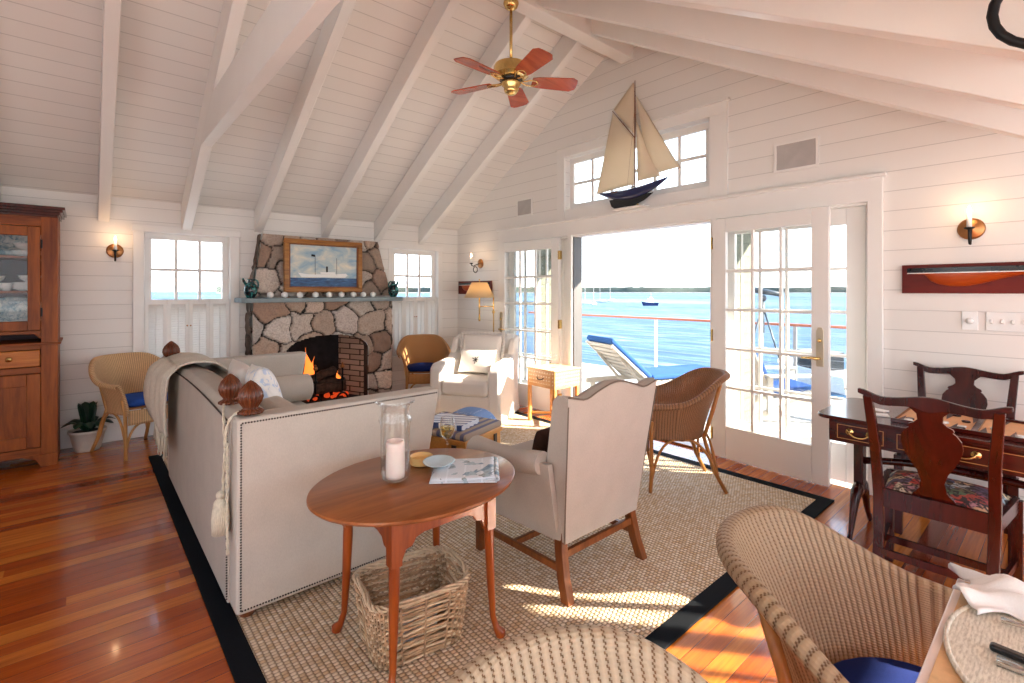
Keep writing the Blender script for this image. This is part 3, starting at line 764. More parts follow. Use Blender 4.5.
sconce((XB-.001, 5.42, 1.80), R(-90), 'lit candle sconce with a curled arm near the room corner', 1)
sconce((XB-.001, .418, 1.805), R(-90), 'lit candle sconce with round copper plate above the card table')

# vents / speakers, half-hull plaques, switches
def grille(y0, y1, z0, z1, label):
    t = thing('wall_speaker', label, 'speaker', (XB, (y0+y1)/2, (z0+z1)/2), 0, 'flush wall speakers'); a, b = (y1-y0)/2, (z1-z0)/2
    m = MB(); f = .02
    for q in ((-a-f, a+f, b, b+f), (-a-f, a+f, -b-f, -b), (-a-f, -a, -b, b), (a, a+f, -b, b)): m.bb(-.012, -.001, *q)
    m.build('frame', 'trim', t, bevel=.002); MB().bb(-.008, -.001, -a, a, -b, b).build('grille', 'grille' if 'grille' in M else 'grey_metal', t)
M['grille'] = m_plain('grey_cloth_grille', (.42, .40, .385), .8)
grille(1.275, 1.551, 2.375, 2.57, 'grey speaker grille high on the gable wall right of the transom')
grille(4.39, 4.635, 2.375, 2.555, 'small grey speaker grille high on the gable wall left of the transom')
def half_hull(y0, y1, z0, z1, big, label):
    t = thing('half_hull_plaque', label, 'model', (XB-.001, (y0+y1)/2, (z0+z1)/2), 0, 'half hull ship models on the wall'); L = (y1-y0); h = (z1-z0)
    MB().bb(-.02, 0, -L/2, L/2, -h/2, h/2).build('backboard', 'redwood', t, bevel=.003)
    def hull(a, b, lo, hi, dep, top):
        m = MB(); n = 24
        def fn(u, v):
            y = L/2-.05-(L-.1)*u; k = math.sin(PI*min(1, max(0, u*.93+.05)))**.6
            zb = h*.32; d = .03*k; hh = dep(u)
            an = v*PI/2
            return (-.02-d*math.cos(an)*top-.001, y, zb-hh*(math.sin(an)))
        m.grid(fn, n, 8); return m
    m = hull(0, 1, 0, 0, lambda u: h*.62*(1-abs(u-.32)*1.25 if u > .1 else u*7.0), 1.0) if False else None
    prof = lambda u: h*(.42*math.exp(-((u-.24)/.22)**2)+.07) if u > .07 else h*.1
    def fn(u, v):
        y = L/2-.055-(L-.11)*u; k = math.sin(PI*min(1, max(0, .03+u*.94)))**.55; an = v*PI/2
        return (-.021-.034*k*math.cos(an), y, h*.22-prof(u)*math.sin(an)*min(1, k*1.5))
    MB().grid(fn, 30, 8).build('hull', 'orange_wood', t, smooth=True, label='orange varnished lower hull')
    def fn2(u, v):
        y = L/2-.03-(L-.06)*u; k = math.sin(PI*min(1, max(0, .02+u*.96)))**.5
        return (-.021-.037*k, y, h*.38-h*.17*v)
    m = MB().grid(fn2, 30, 1); m.build('topsides', 'blackpaint', t, solid=.004, label='black painted topsides')
    m = MB().grid(lambda u, v: (-.0235-.037*math.sin(PI*min(1, max(0, .02+u*.96)))**.5, L/2-.03-(L-.06)*u, h*.215-h*.03*v), 30, 1); m.build('waterline', 'ceramic', t, solid=.002)
half_hull(-.30, .757, 1.405, 1.592, True, 'long red wooden plaque with a half-hull model under the right sconce')
half_hull(5.16, 5.93, 1.375, 1.56, False, 'red wooden half-hull plaque in the room corner behind the lamp')
def plate(y, w_, n, label):
    t = thing('light_switch', label, 'switch', (XB-.001, y, 1.235), 0, 'white switch plates')
    MB().bb(-.007, 0, -w_/2, w_/2, -.058, .058).build('cover_plate', 'ceramic', t, bevel=.003)
    for i in range(n):
        yy = (i-(n-1)/2)*.046
        if n == 1: MB().lathe([(.02, 0), (.02, .012), (.016, .016), (0, .017)], axis='x').build('dimmer_knob', 'ceramic', t, smooth=True).location = (-.024, 0, 0)
        else: MB().box((-.012, yy, 0), (.012, .012, .024), (0, R(20), 0)).build('toggle', 'ceramic', t, bevel=.002)
plate(.424, .075, 1, 'single white dimmer switch plate under the half-hull plaque')
plate(.235, .235, 5, 'wide white plate with several toggle switches under the plaque')
SKY, SUN, ELEV, EXPO, FANA = 3.0, 22.0, 25.5, .70, 40
M['throw'] = m_fabric('grey_beige_knit', hexc('ccc4b6'), .12, 160, .5)
M['inlay_pale'] = m_plain('pale_birch', hexc('d8b070'), .4, var=.1)
M['white_edge'] = m_plain('pale_table_edge', hexc('dcccc4'), .3)
M['grey_dark'] = m_plain('dark_grey_metal', (.05, .065, .08), .4, .3)
M['napkin'] = m_fabric('white_napkin', hexc('e8e6e4'), .03)
def tart():
    t = NT('woven_blue_brown_stripe'); x, y, z = t.xyz(t.co()); f = t.math('FRACT', t.math('MULTIPLY', y, 14)); g = t.math('FRACT', t.math('MULTIPLY', x, 60))
    c = t.mix(t.math('LESS_THAN', f, .45), hexc('a89a8c'), hexc('5c6486')); return t.set(t.mix(t.math('MULTIPLY', g, .35), c, hexc('8a7460')), .9)
M['tartan'] = tart()
M['sand_pale'] = m_plain('pale_ground', (.5, .5, .5), .9)
M['piping'] = m_plain('taupe_piping', hexc('6e6256'), .8)
# ------------------------------------------------------------------ china cabinet
cab = thing('china_cabinet', 'tall cherry china cabinet with glazed door, drawer and lower cupboard at the left wall', 'cabinet', (-.775, 5.73, 0))
cw, cd = .61, .235      # half width, half depth; front at -cd
m = MB()
m.bb(-cw, -cw+.02, -cd, cd, .09, 2.02); m.bb(cw-.02, cw, -cd, cd, .09, 2.02)
m.bb(-cw, cw, -cd, cd, .09, .12); m.bb(-cw, cw, -cd+.01, cd, .97, 1.0); m.bb(-cw, cw, -cd, cd, 2.0, 2.03)
m.build('carcass', 'cabinet', cab, bevel=.003)
MB().bb(-cw+.02, cw-.02, cd-.02, cd, .12, 2.0).build('back_panel', 'cab_dark', cab)
for x0, x1 in ((-cw, -cw+.10), (cw-.10, cw)): MB().bb(x0, x1, -cd-.02, -cd, .101, 2.02).build('face_stile', 'cabinet', cab, bevel=.003)
for q in ((1.94, 2.02), (.76, .81), (.95, .985), (.10, .16)): MB().bb(-cw+.10, cw-.10, -cd-.02, -cd, *q).build('face_rail', 'cabinet_x', cab, bevel=.003)
m = MB(); m.prism([(-cw+.1, -cd-.02, 1.10), (cw-.1, -cd-.02, 1.10), (cw-.1, -cd-.02, 1.03), (cw-.14, -cd-.02, 1.075), (-cw+.14, -cd-.02, 1.075), (-cw+.1, -cd-.02, 1.03)], (0, .02, 0))
m.build('scalloped_rail', 'cabinet_x', cab, bevel=.003)
m = MB(); m.bb(-cw-.02, cw+.02, -cd-.04, cd, .985, 1.005); m.build('waist_molding', 'cabinet_x', cab, bevel=.006)
m = MB()
for i, (o_, z0, z1) in enumerate(((.0, 2.02, 2.04), (.012, 2.04, 2.06), (.03, 2.06, 2.08), (.045, 2.08, 2.105))): m.bb(-cw-o_, cw+o_, -cd-.02-o_, cd, z0, z1)
m.build('cornice', 'mahog_x', cab, bevel=.004, label='dark red cornice')
m = MB(); m.prism([(cw-.10, -cd-.02, 0), (cw, -cd-.02, 0), (cw, -cd-.02, .1), (cw-.22, -cd-.02, .1), (cw-.13, -cd-.02, .06)], (0, .02, 0)); m.build('bracket_foot', 'cabinet', cab, bevel=.003)
for q in ((cw-.02, cw), (-cw, -cw+.02)): MB().bb(*q, -cd, cd, 0, .09).build('side_foot', 'cabinet', cab)
for z in (1.11, 1.42, 1.70):
    MB().bb(-cw+.02, cw-.02, -cd+.03, cd-.02, z-.018, z).build('shelf', 'cabinet_x', cab)
for sx in (-1, 1):
    d = MB(); a, b = (.002, cw-.102) if sx > 0 else (-cw+.102, -.002)
    d.bb(a, a+.075, -cd-.028, -cd-.004, 1.105, 1.935); d.bb(b-.075, b, -cd-.028, -cd-.004, 1.105, 1.935); d.bb(a+.075, b-.075, -cd-.028, -cd-.004, 1.105, 1.18); d.bb(a+.075, b-.075, -cd-.028, -cd-.004, 1.86, 1.935)
    p = d.build('glazed_door', 'cabinet', cab, bevel=.004)
    MB().bb(a+.07, b-.07, -cd-.018, -cd-.014, 1.175, 1.865).build('door_glass', 'cab_glass', p)
    h = MB()
    for z in (1.25, 1.80): h.bb(b+.0 if sx > 0 else a-.012, b+.012 if sx > 0 else a, -cd-.034, -cd-.02, z-.035, z+.035)
    h.build('hinge', 'iron', p)
    w_ = MB(); w_.bb(a, a+.08, -cd-.026, -cd-.004, .165, .755); w_.bb(b-.08, b, -cd-.026, -cd-.004, .165, .755); w_.bb(a+.08, b-.08, -cd-.026, -cd-.004, .165, .26); w_.bb(a+.08, b-.08, -cd-.026, -cd-.004, .66, .755)
    p = w_.build('cupboard_door', 'cabinet', cab, bevel=.004); w_ = MB(); w_.bb(a+.07, b-.07, -cd-.012, -cd-.004, .25, .67); w_.build('door_panel', 'cabinet', p)
    w_ = MB(); w_.bb(a+.003, b-.003, -cd-.03, -cd-.004, .815, .945); p = w_.build('drawer', 'cab_drawer', cab, bevel=.006)
    MB().lathe([(.006, 0), (.006, -.018), (.02, -.024), (.02, -.03), (.0, -.036)], ((a+b)/2+.075*sx, -cd-.028, .885), axis='y').build('knob', 'brass', p, smooth=True)
# china
def plate_prof(r): return [(r*.55, 0), (r*.6, .006), (r, .022), (r*.98, .026), (r*.55, .009), (0, .008)]
CF = 5.73
def stack(x, y, z, r, n, where):
    for i in range(n):
        if i == 0 and r not in _pl: _pl[r] = MB().lathe(plate_prof(r), seg=26).build('plate', 'ceramic', smooth=True); o = _pl[r]
        else: o = _pl[r].copy(); C.objects.link(o)
        o.location = (x, y, z+.001+i*.011); tag(o, 'white plate, %s in the stack %s' % (('lowest', 'second from bottom', 'third from bottom', 'fourth from bottom', 'fifth from bottom')[i] if n > 1 else 'alone', where), 'plate', 'stacked plates in the cabinet')
_pl = {}
stack(-.36, CF-.07, 1.42, .085, 5, 'on the middle cabinet shelf at right')
stack(-.36, CF-.06, 1.70, .095, 3, 'on the top cabinet shelf at right')
def bowl(x, y, z, r, label):
    o = MB().lathe([(r*.4, 0), (r*.45, .01), (r*.8, .03), (r, .06), (r*.95, .06), (r*.7, .03), (0, .015)], seg=24).build('bowl', 'ceramic', smooth=True); o.location = (x, y, z); tag(o, label, 'bowl', 'white bowls in the cabinet')
bowl(-.34, CF-.06, 1.488, .075, 'white bowl on top of the plate stack on the middle cabinet shelf')
bowl(-.55, CF-.06, 1.421, .085, 'white bowl standing alone on the middle cabinet shelf')
bowl(-.55, CF-.06, 1.482, .075, 'small white bowl stacked in another bowl on the middle shelf')
bowl(-.36, CF-.06, 1.752, .085, 'white bowl on top of the short plate stack on the top shelf')
def platter(x, z, a, b, label):
    m = MB(); m.lathe([(.5, 0), (.62, .012), (1.0, .045), (.98, .06), (.6, .03), (0, .02)], seg=36)
    for v in m.b.verts: v.co = Vector((v.co.x*a, v.co.z*.8, v.co.y*b))
    for v in m.b.verts: v.co.y *= -1
    o = m.build('platter', 'bluewhite', smooth=True); o.location = (x, CF+.13, z+b+.001); o.rotation_euler = (R(-10), 0, 0); tag(o, label, 'platter', 'oval platters in the cabinet')
def bw():
    t = NT('blue_white_china'); n = t.noise(t.co(), 18, 4, .6, 1)
    return t.set(t.ramp(n, [(.4, hexc('7f9fb0')), (.5, hexc('c3d0d2')), (.6, hexc('dfe4e2'))]), .12)
M['bluewhite'] = bw()
platter(-.44, 1.115, .21, .125, 'blue and white oval platter standing on the lowest cabinet shelf')
platter(-.46, 1.705, .19, .14, 'blue and white oval platter standing behind the top shelf china')
for x, z, lb in ((-.475, 1.42, 'small silver-rimmed cup on the middle cabinet shelf'), (-.575, 1.70, 'white handled cup on the top cabinet shelf')):
    t = thing('teacup', lb, 'cup', (x, CF-.09, z), R(200), 'cups in the cabinet')
    MB().lathe([(.022, 0), (.035, .03), (.038, .065), (.034, .065), (.02, .008), (0, .006)], seg=20).build('cup_body', 'ceramic', t, smooth=True)
    MB().tube(bez((.034, 0, .055), (.07, 0, .06), (.06, 0, .015), (.03, 0, .018)), .005).build('cup_handle', 'ceramic', t, smooth=True)

# ------------------------------------------------------------------ plant
t = thing('potted_plant', 'small dark-leaved plant in a white pot on the floor beside the cabinet', 'plant', (.02, 5.80, 0))
MB().lathe([(.085, 0), (.095, .02), (.125, .16), (.135, .165), (.135, .185), (.12, .185), (.11, .15), (0, .15)], seg=24).build('flower_pot', 'pot', t, smooth=True)
MB().lathe([(.112, .165), (0, .17)], seg=16).build('soil', 'soil', t)
for i in range(13):
    a = i*2.4; l = .14+.06*((i*7) % 3)/2; up_ = .25 if i % 3 == 0 else .06
    def fn(u, v, a=a, l=l, up_=up_):
        w_ = .045*math.sin(PI*(.05+.95*u))**.7*(v-.5)*2; r_ = .02+l*u*(.35 if up_ > .1 else .95)
        z = .17+up_*u*(1.0 if up_ > .1 else 1)+.07*math.sin(PI*u)-abs(w_)*.3
        return (r_*math.cos(a)-w_*math.sin(a), r_*math.sin(a)+w_*math.cos(a), z)
    MB().grid(fn, 8, 4).build('leaf', 'leaf', t, smooth=True, solid=.003)

# ------------------------------------------------------------------ rug
rg = thing('area_rug', 'large tan woven sisal rug with a dark navy binding on the wooden floor', 'rug', (2.11, 3.12, 0))
x0, x1, y0, y1 = -1.70, 1.70, -2.06, 2.06; bw_ = .085
MB().bb(x0+bw_, x1-bw_, y0+bw_, y1-bw_, .001, .011).build('woven_field', 'sisal', rg)
m = MB(); m.bb(x0, x1, y0, y0+bw_, .001, .0125); m.bb(x0, x1, y1-bw_, y1, .001, .0125); m.bb(x0, x0+bw_, y0+bw_, y1-bw_, .001, .0125); m.bb(x1-bw_, x1, y0+bw_, y1-bw_, .001, .0125)
m.build('navy_binding', 'navy_band', rg, bevel=.002, label='dark navy binding')

# ------------------------------------------------------------------ woven barrel chairs
RZ = .012
def barrel_chair(label, weave, cane, loc, rz, cushion='blue', sc=1.0, wide=1.0, backup=.0, group='woven fibre armchairs'):
    t = thing('wicker_armchair', label, 'chair', loc, rz, group); t.scale = (sc, sc, sc)
    TH = R(126)
    def top(th):
        k = (math.cos(th*PI/TH)+1)/2      # 1 at the back, 0 at arm fronts
        return .655+(.185+backup)*smooth01(k*1.15)-.012*(1-k)
    def pt(th, v):
        fl = v**1.6; k = (math.cos(th*PI/TH)+1)/2
        rx = (.245+.065*fl)*wide; ry = .235+.05*fl
        x = rx*math.sin(th); y = -ry*math.cos(th)
        y -= .11*v**1.3*k                      # the back leans back
        if abs(th) > R(95): 
            q = (abs(th)-R(95))/(TH-R(95)); x = math.copysign(rx*(math.sin(R(95))-.06*q), th)
            y = -ry*math.cos(R(95))+ .20*q
        z = .385+(top(th)-.385)*v
        return Vector((x, y, z))
    def uv(u, v): return ((u-.5)*1.30, v*.5)
    N = 64
    def curl(u, v):
        if v <= .6: return pt((u*2-1)*TH, v/.6)
        v = (v-.6)/.4
        th = (u*2-1)*TH; p = pt(th, 1); a = max(-R(95), min(R(95), th)); o_ = Vector((math.sin(a), -math.cos(a), 0)); r_ = .021; q = v*PI*1.35
        return p+o_*r_*(1-math.cos(q))+Vector((0, 0, r_*math.sin(q)))
    rim = [pt((i/N*2-1)*TH, 1) for i in range(N+1)]
    # the rolled rim turns down at the arm fronts
    def front(s):
        return [pt(s*TH, 1-v/8) for v in range(1, 9)]
    MB().grid(curl, N, 25, uvs=lambda u, v: ((u-.5)*1.30, v/.6*.42 if v <= .6 else .42+(v-.6)/.4*.09)).build('woven_shell', weave, t, smooth=True, solid=.005)
    for s in (-1, 1): MB().tube([pt(s*TH, 1)+Vector((s*.014, -.02, .012)), pt(s*TH, 1)+Vector((s*.006, .0, .004))]+front(s), .014, 10, uv=True).build('arm_front_roll', weave, t, smooth=True)
    # apron below the seat, all round
    def ap(u, v):
        a = pt(-TH, 0); b = pt(TH, 0); k = u
        bulge = math.sin(PI*k)*.055
        p = a.lerp(b, k); return Vector((p.x, p.y+bulge, .30+.125*v))
    MB().grid(ap, 16, 4, uvs=lambda u, v: (u*.45, v*.135)).build('front_apron', weave, t, smooth=True, solid=.008)
    out = [pt((i/24*2-1)*TH, .12) for i in range(25)]+[ap(1-i/6, 1) for i in range(1, 6)]
    m = MB(); ctr = Vector((0, 0, .44)); vs = [m.b.verts.new((p.x*.985, p.y*.985, .44)) for p in out]; m.b.faces.new(vs)
    m.build('seat', weave, t, solid=.012)
    if cushion:
        m = MB(); oo = [Vector((p.x*.90, p.y*.90, 0)) for p in out]; n = len(oo)
        rings = []
        for s_, z in ((.93, .447), (1.0, .46), (1.0, .485), (.93, .50), (.6, .507)): rings.append([m.b.verts.new((p.x*s_, p.y*s_, z)) for p in oo])
        for A, B in zip(rings, rings[1:]):
            for k in range(n): m.b.faces.new((A[k], A[(k+1) % n], B[(k+1) % n], B[k]))
        m.b.faces.new(rings[0][::-1]); m.b.faces.new(rings[-1])
        m.build('seat_cushion', cushion, t, smooth=True, label='blue seat cushion')
    legs = []
    for s in (-1, 1):
        MB().tube([pt(s*TH*.98, .55)+Vector((s*.010, .0, 0)), pt(s*TH*.98, 0)+Vector((s*.010, 0, 0)), (s*.235*wide, .20, .14), (s*.24*wide, .21, .0)], .0145, 10).build('leg', cane, t, smooth=True)
        r0 = pt(s*R(42), .93)+Vector((s*.012, -.022, 0)); r1 = pt(s*R(42), .02)+Vector((s*.015, -.022, 0))
        MB().tube([r0, r1.lerp(r0, .5)+Vector((0, -.004, 0)), r1, (s*.205*wide, -.26, .16), (s*.225*wide, -.345, .0)], .0145, 10).build('leg', cane, t, smooth=True)
        MB().tube(bez((s*.232*wide, .195, .10), (s*.24*wide, .15, .42), (s*.24*wide, .02, .395), (s*.235*wide, -.02, .385))+bez((s*.235*wide, -.02, .385), (s*.235*wide, -.10, .40), (s*.21*wide, -.2, .36), (s*.215*wide, -.29, .10))[1:], .010, 8).build('side_brace', cane, t, smooth=True)
    MB().tube(bez((-.225*wide, .195, .10), (-.2*wide, .21, .34), (-.1, .22, .31), (0, .22, .30))+bez((0, .22, .30), (.1, .22, .31), (.2*wide, .21, .34), (.225*wide, .195, .10))[1:], .010, 8).build('front_brace', cane, t, smooth=True)
    MB().tube(bez((-.21*wide, -.29, .10), (-.17, -.25, .42), (-.06, -.25, .40), (0, -.25, .385))+bez((0, -.25, .385), (.06, -.25, .40), (.17, -.25, .42), (.21*wide, -.29, .10))[1:], .010, 8).build('back_brace', cane, t, smooth=True)
    return t
CH_L = barrel_chair('light honey woven armchair with blue seat cushion between china cabinet and sofa', 'weave_light', 'rattan', (.385, 5.49, 0), face(.42, -.91), 'blue', .97)
CH_F = barrel_chair('honey woven armchair with blue seat cushion right of the fireplace', 'weave_honey', 'rattan', (3.25, 5.42, 0), face(-.42, -.9), 'navy', .97)
CH_D = barrel_chair('dark brown woven armchair on the rug beside the open deck door', 'weave_dark', 'rattan_dark', (3.28, 1.97, RZ), face(-.72, .69), None, .95)
CH_1 = barrel_chair('pale tan woven chair back at the bottom centre edge of the photo', 'weave_pale', 'rattan_dark', (.49, .215, 0), face(-.05, -1), 'navy', 1.0, 1.0)
CH_2 = barrel_chair('large tan woven chair tucked under the dining table in the right foreground', 'weave_fg', 'rattan_dark', (1.365, .20, 0), face(.28, -1), 'navy', 1.0, 1.06)

CH_1.scale = (1, 1, .955); CH_2.scale = (1, 1, .93); CH_2.location.x += .025
# ------------------------------------------------------------------ sofa with roped finials
sf = thing('finial_sofa', 'cream linen sofa with carved finials, cords and dark nailhead trim seen from behind', 'sofa', (0, 0, RZ))
SX0, SX1, SY0, SY1, SH = .475, 1.36, 2.315, 4.60, .865
def nails(m, pts, sp=.0115, r=.0044):
    pts = [Vector(p) for p in pts]
    for a, b in zip(pts, pts[1:]):
        n = max(1, int((b-a).length/sp))
        for i in range(n):
            p = a.lerp(b, (i+.5)/n); m.b  # small domed heads
            q = bmesh.ops.create_icosphere(m.b, subdivisions=1, radius=r); bmesh.ops.translate(m.b, verts=q['verts'], vec=p)
def bk(y): return SH+.035*math.sin(PI*(y-SY0)/(SY1-SY0))          # camel line of the back
# back: thick slab with a rounded top, leaning slightly
m = MB(); n = 26
ring = []
yb0, yb1 = SY0+.14, SY1-.14
for i in range(n+1):
    y = yb0+(yb1-yb0)*i/n; zt_ = bk(y)
    prof_ = [(SX0, .03), (SX0+.0, .5), (SX0+.01, zt_-.05), (SX0+.04, zt_-.012), (SX0+.09, zt_), (SX0+.16, zt_-.02), (SX0+.20, zt_-.07), (SX0+.26, .40), (SX0+.26, .03)]
    ring.append([m.b.verts.new((x, y, z)) for x, z in prof_])
for A, B in zip(ring, ring[1:]):
    for k in range(len(A)-1): m.b.faces.new((A[k], A[k+1], B[k+1], B[k]))
m.b.faces.new(ring[0]); m.b.faces.new(ring[-1][::-1])
m.build('sofa_back', 'linen_grey', sf, smooth='angle', bevel=.008, seg=2)
m = MB(); nails(m, [(SX0-.002, yb0+.006, .04), (SX0-.002, yb0+.006, SH-.035)]); nails(m, [(SX0+.006, yb0+(yb1-yb0)*i/12, bk(yb0+(yb1-yb0)*i/12)-.045) for i in range(13)])
m.build('nailhead_trim', 'nail', sf, smooth=True)
def arm(name, ya, yb_, out):
    m = MB()   # slab that flares forward at the front edge
    zt_ = SH
    lo = [(SX0+.01, 0), (SX1-.02, 0)]; top_f = SX1+.13; 
    ys = (ya, yb_)
    o_ = .0
    b_ = [(SX0+.005, ys[0]), (SX1-.03, ys[0]), (SX1-.03, ys[1]), (SX0+.005, ys[1])]
    t2 = [(SX0+.01, ys[0]-.0), (top_f, ys[0]-.0), (top_f, ys[1]), (SX0+.01, ys[1])]
    m.hexa([(x, y, .03) for x, y in b_], [(x, y, SH) for x, y in t2])
    p = m.build(name, 'linen', sf, bevel=.018, seg=3)
    return p
arm('sofa_arm', SY0, SY0+.13, -1); arm('sofa_arm', SY1-.13, SY1, 1)
m = MB(); yy = SY0-.002
nails(m, [(SX0+.022, yy, .05), (SX0+.024, yy, SH-.018), (SX1+.11, yy, SH-.018)]); nails(m, [(SX0+.022, yy, .052), (SX1-.04, yy, .052)])
m.build('nailhead_trim', 'nail', sf, smooth=True)
MB().bb(SX0+.2, SX1-.02, SY0+.12, SY1-.12, .05, .33).build('seat_base', 'linen', sf, bevel=.02)
for i in range(2):
    a = SY0+.135+i*(SY1-SY0-.27)/2; b = a+(SY1-SY0-.27)/2-.004
    MB().bb(SX0+.25, SX1+.02, a, b, .33, .50).build('seat_cushion', 'linen', sf, bevel=.05, seg=5)
for i in range(2):
    a = SY0+.14+i*(SY1-SY0-.28)/2; b = a+(SY1-SY0-.28)/2-.006
    MB().box((SX0+.30, (a+b)/2, .66), (.13, b-a, .36), (0, R(-6), 0)).build('back_cushion', 'linen', sf, bevel=.05, seg=5)
for x in (SX0+.06, SX1-.08):
    for y in (SY0+.06, SY1-.06): MB().lathe([(.03, 0), (.04, .035), (.04, .05)], (x, y, 0), 14).build('leg', 'walnut', sf, smooth=True)
def finial(x, y, z, s=1.0):
    prof_ = [(.034, 0), (.046, .004), (.048, .013), (.036, .02), (.026, .026), (.03, .034), (.040, .05), (.046, .072), (.044, .092), (.036, .112), (.022, .13), (.010, .142), (.0, .148)]
    MB().lathe([(r*s, h*s) for r, h in prof_], (x, y, z), 90, lobes=15, amp=.26).build('finial', 'finial', sf, smooth=True, label='carved fluted wooden finial')
FA, FB = (SX0+.050, SY0+.335), (SX0+.075, SY0+.062)
finial(FA[0], FA[1], SH+.004, .98); finial(FB[0], FB[1], SH+.004, 1.0)
finial(SX0+.025, SY1-.062, SH-.001, 1.1)
# cords wound round the finials, hanging down the gap at the back corner, with a tassel
def cord(m, pts, r=.006):
    pts = [Vector(p) for p in pts]; dense = []
    for a, b in zip(pts, pts[1:]):
        k = max(1, int((b-a).length/.01)); dense += [a.lerp(b, i/k) for i in range(k)]
    dense.append(pts[-1])
    for ph in (0, PI):
        q = []
        for i, p in enumerate(dense):
            d = (dense[min(i+1, len(dense)-1)]-dense[max(i-1, 0)]).normalized(); u = d.cross(Vector((.3, .5, .8))).normalized(); w_ = d.cross(u)
            a = i*.9+ph; q.append(p+(u*math.cos(a)+w_*math.sin(a))*r*.55)
        m.tube(q, r*.62, 6)
gx, gy = SX0-.012, SY0+.085
m = MB()
ringA = [(FA[0]+.034*math.cos(a), FA[1]+.034*math.sin(a), SH+.016+.006*math.sin(a)) for a in [i*2*PI/16 for i in range(17)]]
ringB = [(FB[0]+.036*math.cos(a), FB[1]+.036*math.sin(a), SH+.018+.006*math.sin(a)) for a in [i*2*PI/16 for i in range(17)]]
cord(m, ringA); cord(m, ringB)
cord(m, bez((FA[0]-.03, FA[1]-.02, SH+.012), (gx+.0, gy+.08, SH+.01), (gx-.008, gy+.02, SH-.05), (gx-.006, gy+.005, SH-.13)))
cord(m, bez((FB[0]-.03, FB[1]+.02, SH+.014), (gx+.0, gy-.02, SH+.02), (gx-.01, gy-.01, SH-.04), (gx-.006, gy+.005, SH-.13)))
cord(m, bez((gx-.006, gy+.005, SH-.13), (gx-.012, gy+.0, SH-.22), (gx-.012, gy+.02, SH-.25), (gx-.012, gy+.015, SH-.33)))
cord(m, bez((gx-.002, gy-.015, SH-.11), (gx-.004, gy-.02, SH-.3), (gx-.004, gy-.015, SH-.42), (gx-.004, gy-.03, SH-.58)), .006)
m.build('twisted_cord', 'cord', sf, smooth=True)
def tassel(x, y, z):
    m = MB(); m.ball((x, y, z), .018).lathe([(.012, -.012), (.026, -.03), (.03, -.05), (.026, -.056)], (x, y, z), 16)
    for i in range(26):
        a = i*2*PI/26; r_ = .028; m.tube([(x+r_*.9*math.cos(a), y+r_*.9*math.sin(a), z-.05), (x+r_*1.12*math.cos(a+.1), y+r_*1.12*math.sin(a+.1), z-.10), (x+r_*1.08*math.cos(a), y+r_*1.08*math.sin(a), z-.165)], .0042, 5)
    m.lathe([(.024, -.05), (.026, -.16), (0, -.16)], (x, y, z), 12)
    m.build('tassel', 'cord', sf, smooth=True)
tassel(gx-.022, gy+.015, SH-.335)
# knitted throw over the back
def th_path(u, v):
    # u across (outer side y 4.02..4.62), v along: outside hem -> over the top -> into the seat
    y = 3.95+.62*u - .75*max(0, v-.35)**1.2*(1-.25*u)
    fold = .010*math.sin(u*17+v*3)+.005*math.sin(u*41)
    if v < .45:
        k = v/.45; z = .44+(.925-.44)*k; x = SX0-.05-.045*math.sin(PI*k)**.8*(.5+u)-.02*(1-k)+fold; 
        x = x+.05*smooth01((k-.8)/.2)
    elif v < .62:
        k = (v-.45)/.17; a = PI*k; x = SX0+.11-.125*math.cos(a)+.0; z = .885+.045*math.sin(a)+fold*.4; x -= .0
    else:
        k = (v-.62)/.38; x = SX0+.245+.10*k; z = .885-.30*k; x += fold*.6+.04*math.sin(PI*k)
    return Vector((x, y, z))
th = thing('throw_blanket', 'fringed grey-beige throw draped over the far end of the sofa back', 'blanket', (0, 0, RZ))
MB().grid(th_path, 34, 46).build('blanket_cloth', 'throw' if 'throw' in M else 'cord', th, smooth=True, solid=.014)
m = MB()
for i in range(70):
    p = th_path(i/69, 0); j = rnd.uniform(-.008, .008); l = rnd.uniform(.12, .16)
    m.tube([p+Vector((0, 0, .01)), p+Vector((j, j*.5, -l*.5)), p+Vector((j*1.6-.004, j, -l))], .0035, 5)
m.build('fringe', 'cord', th, smooth=True)

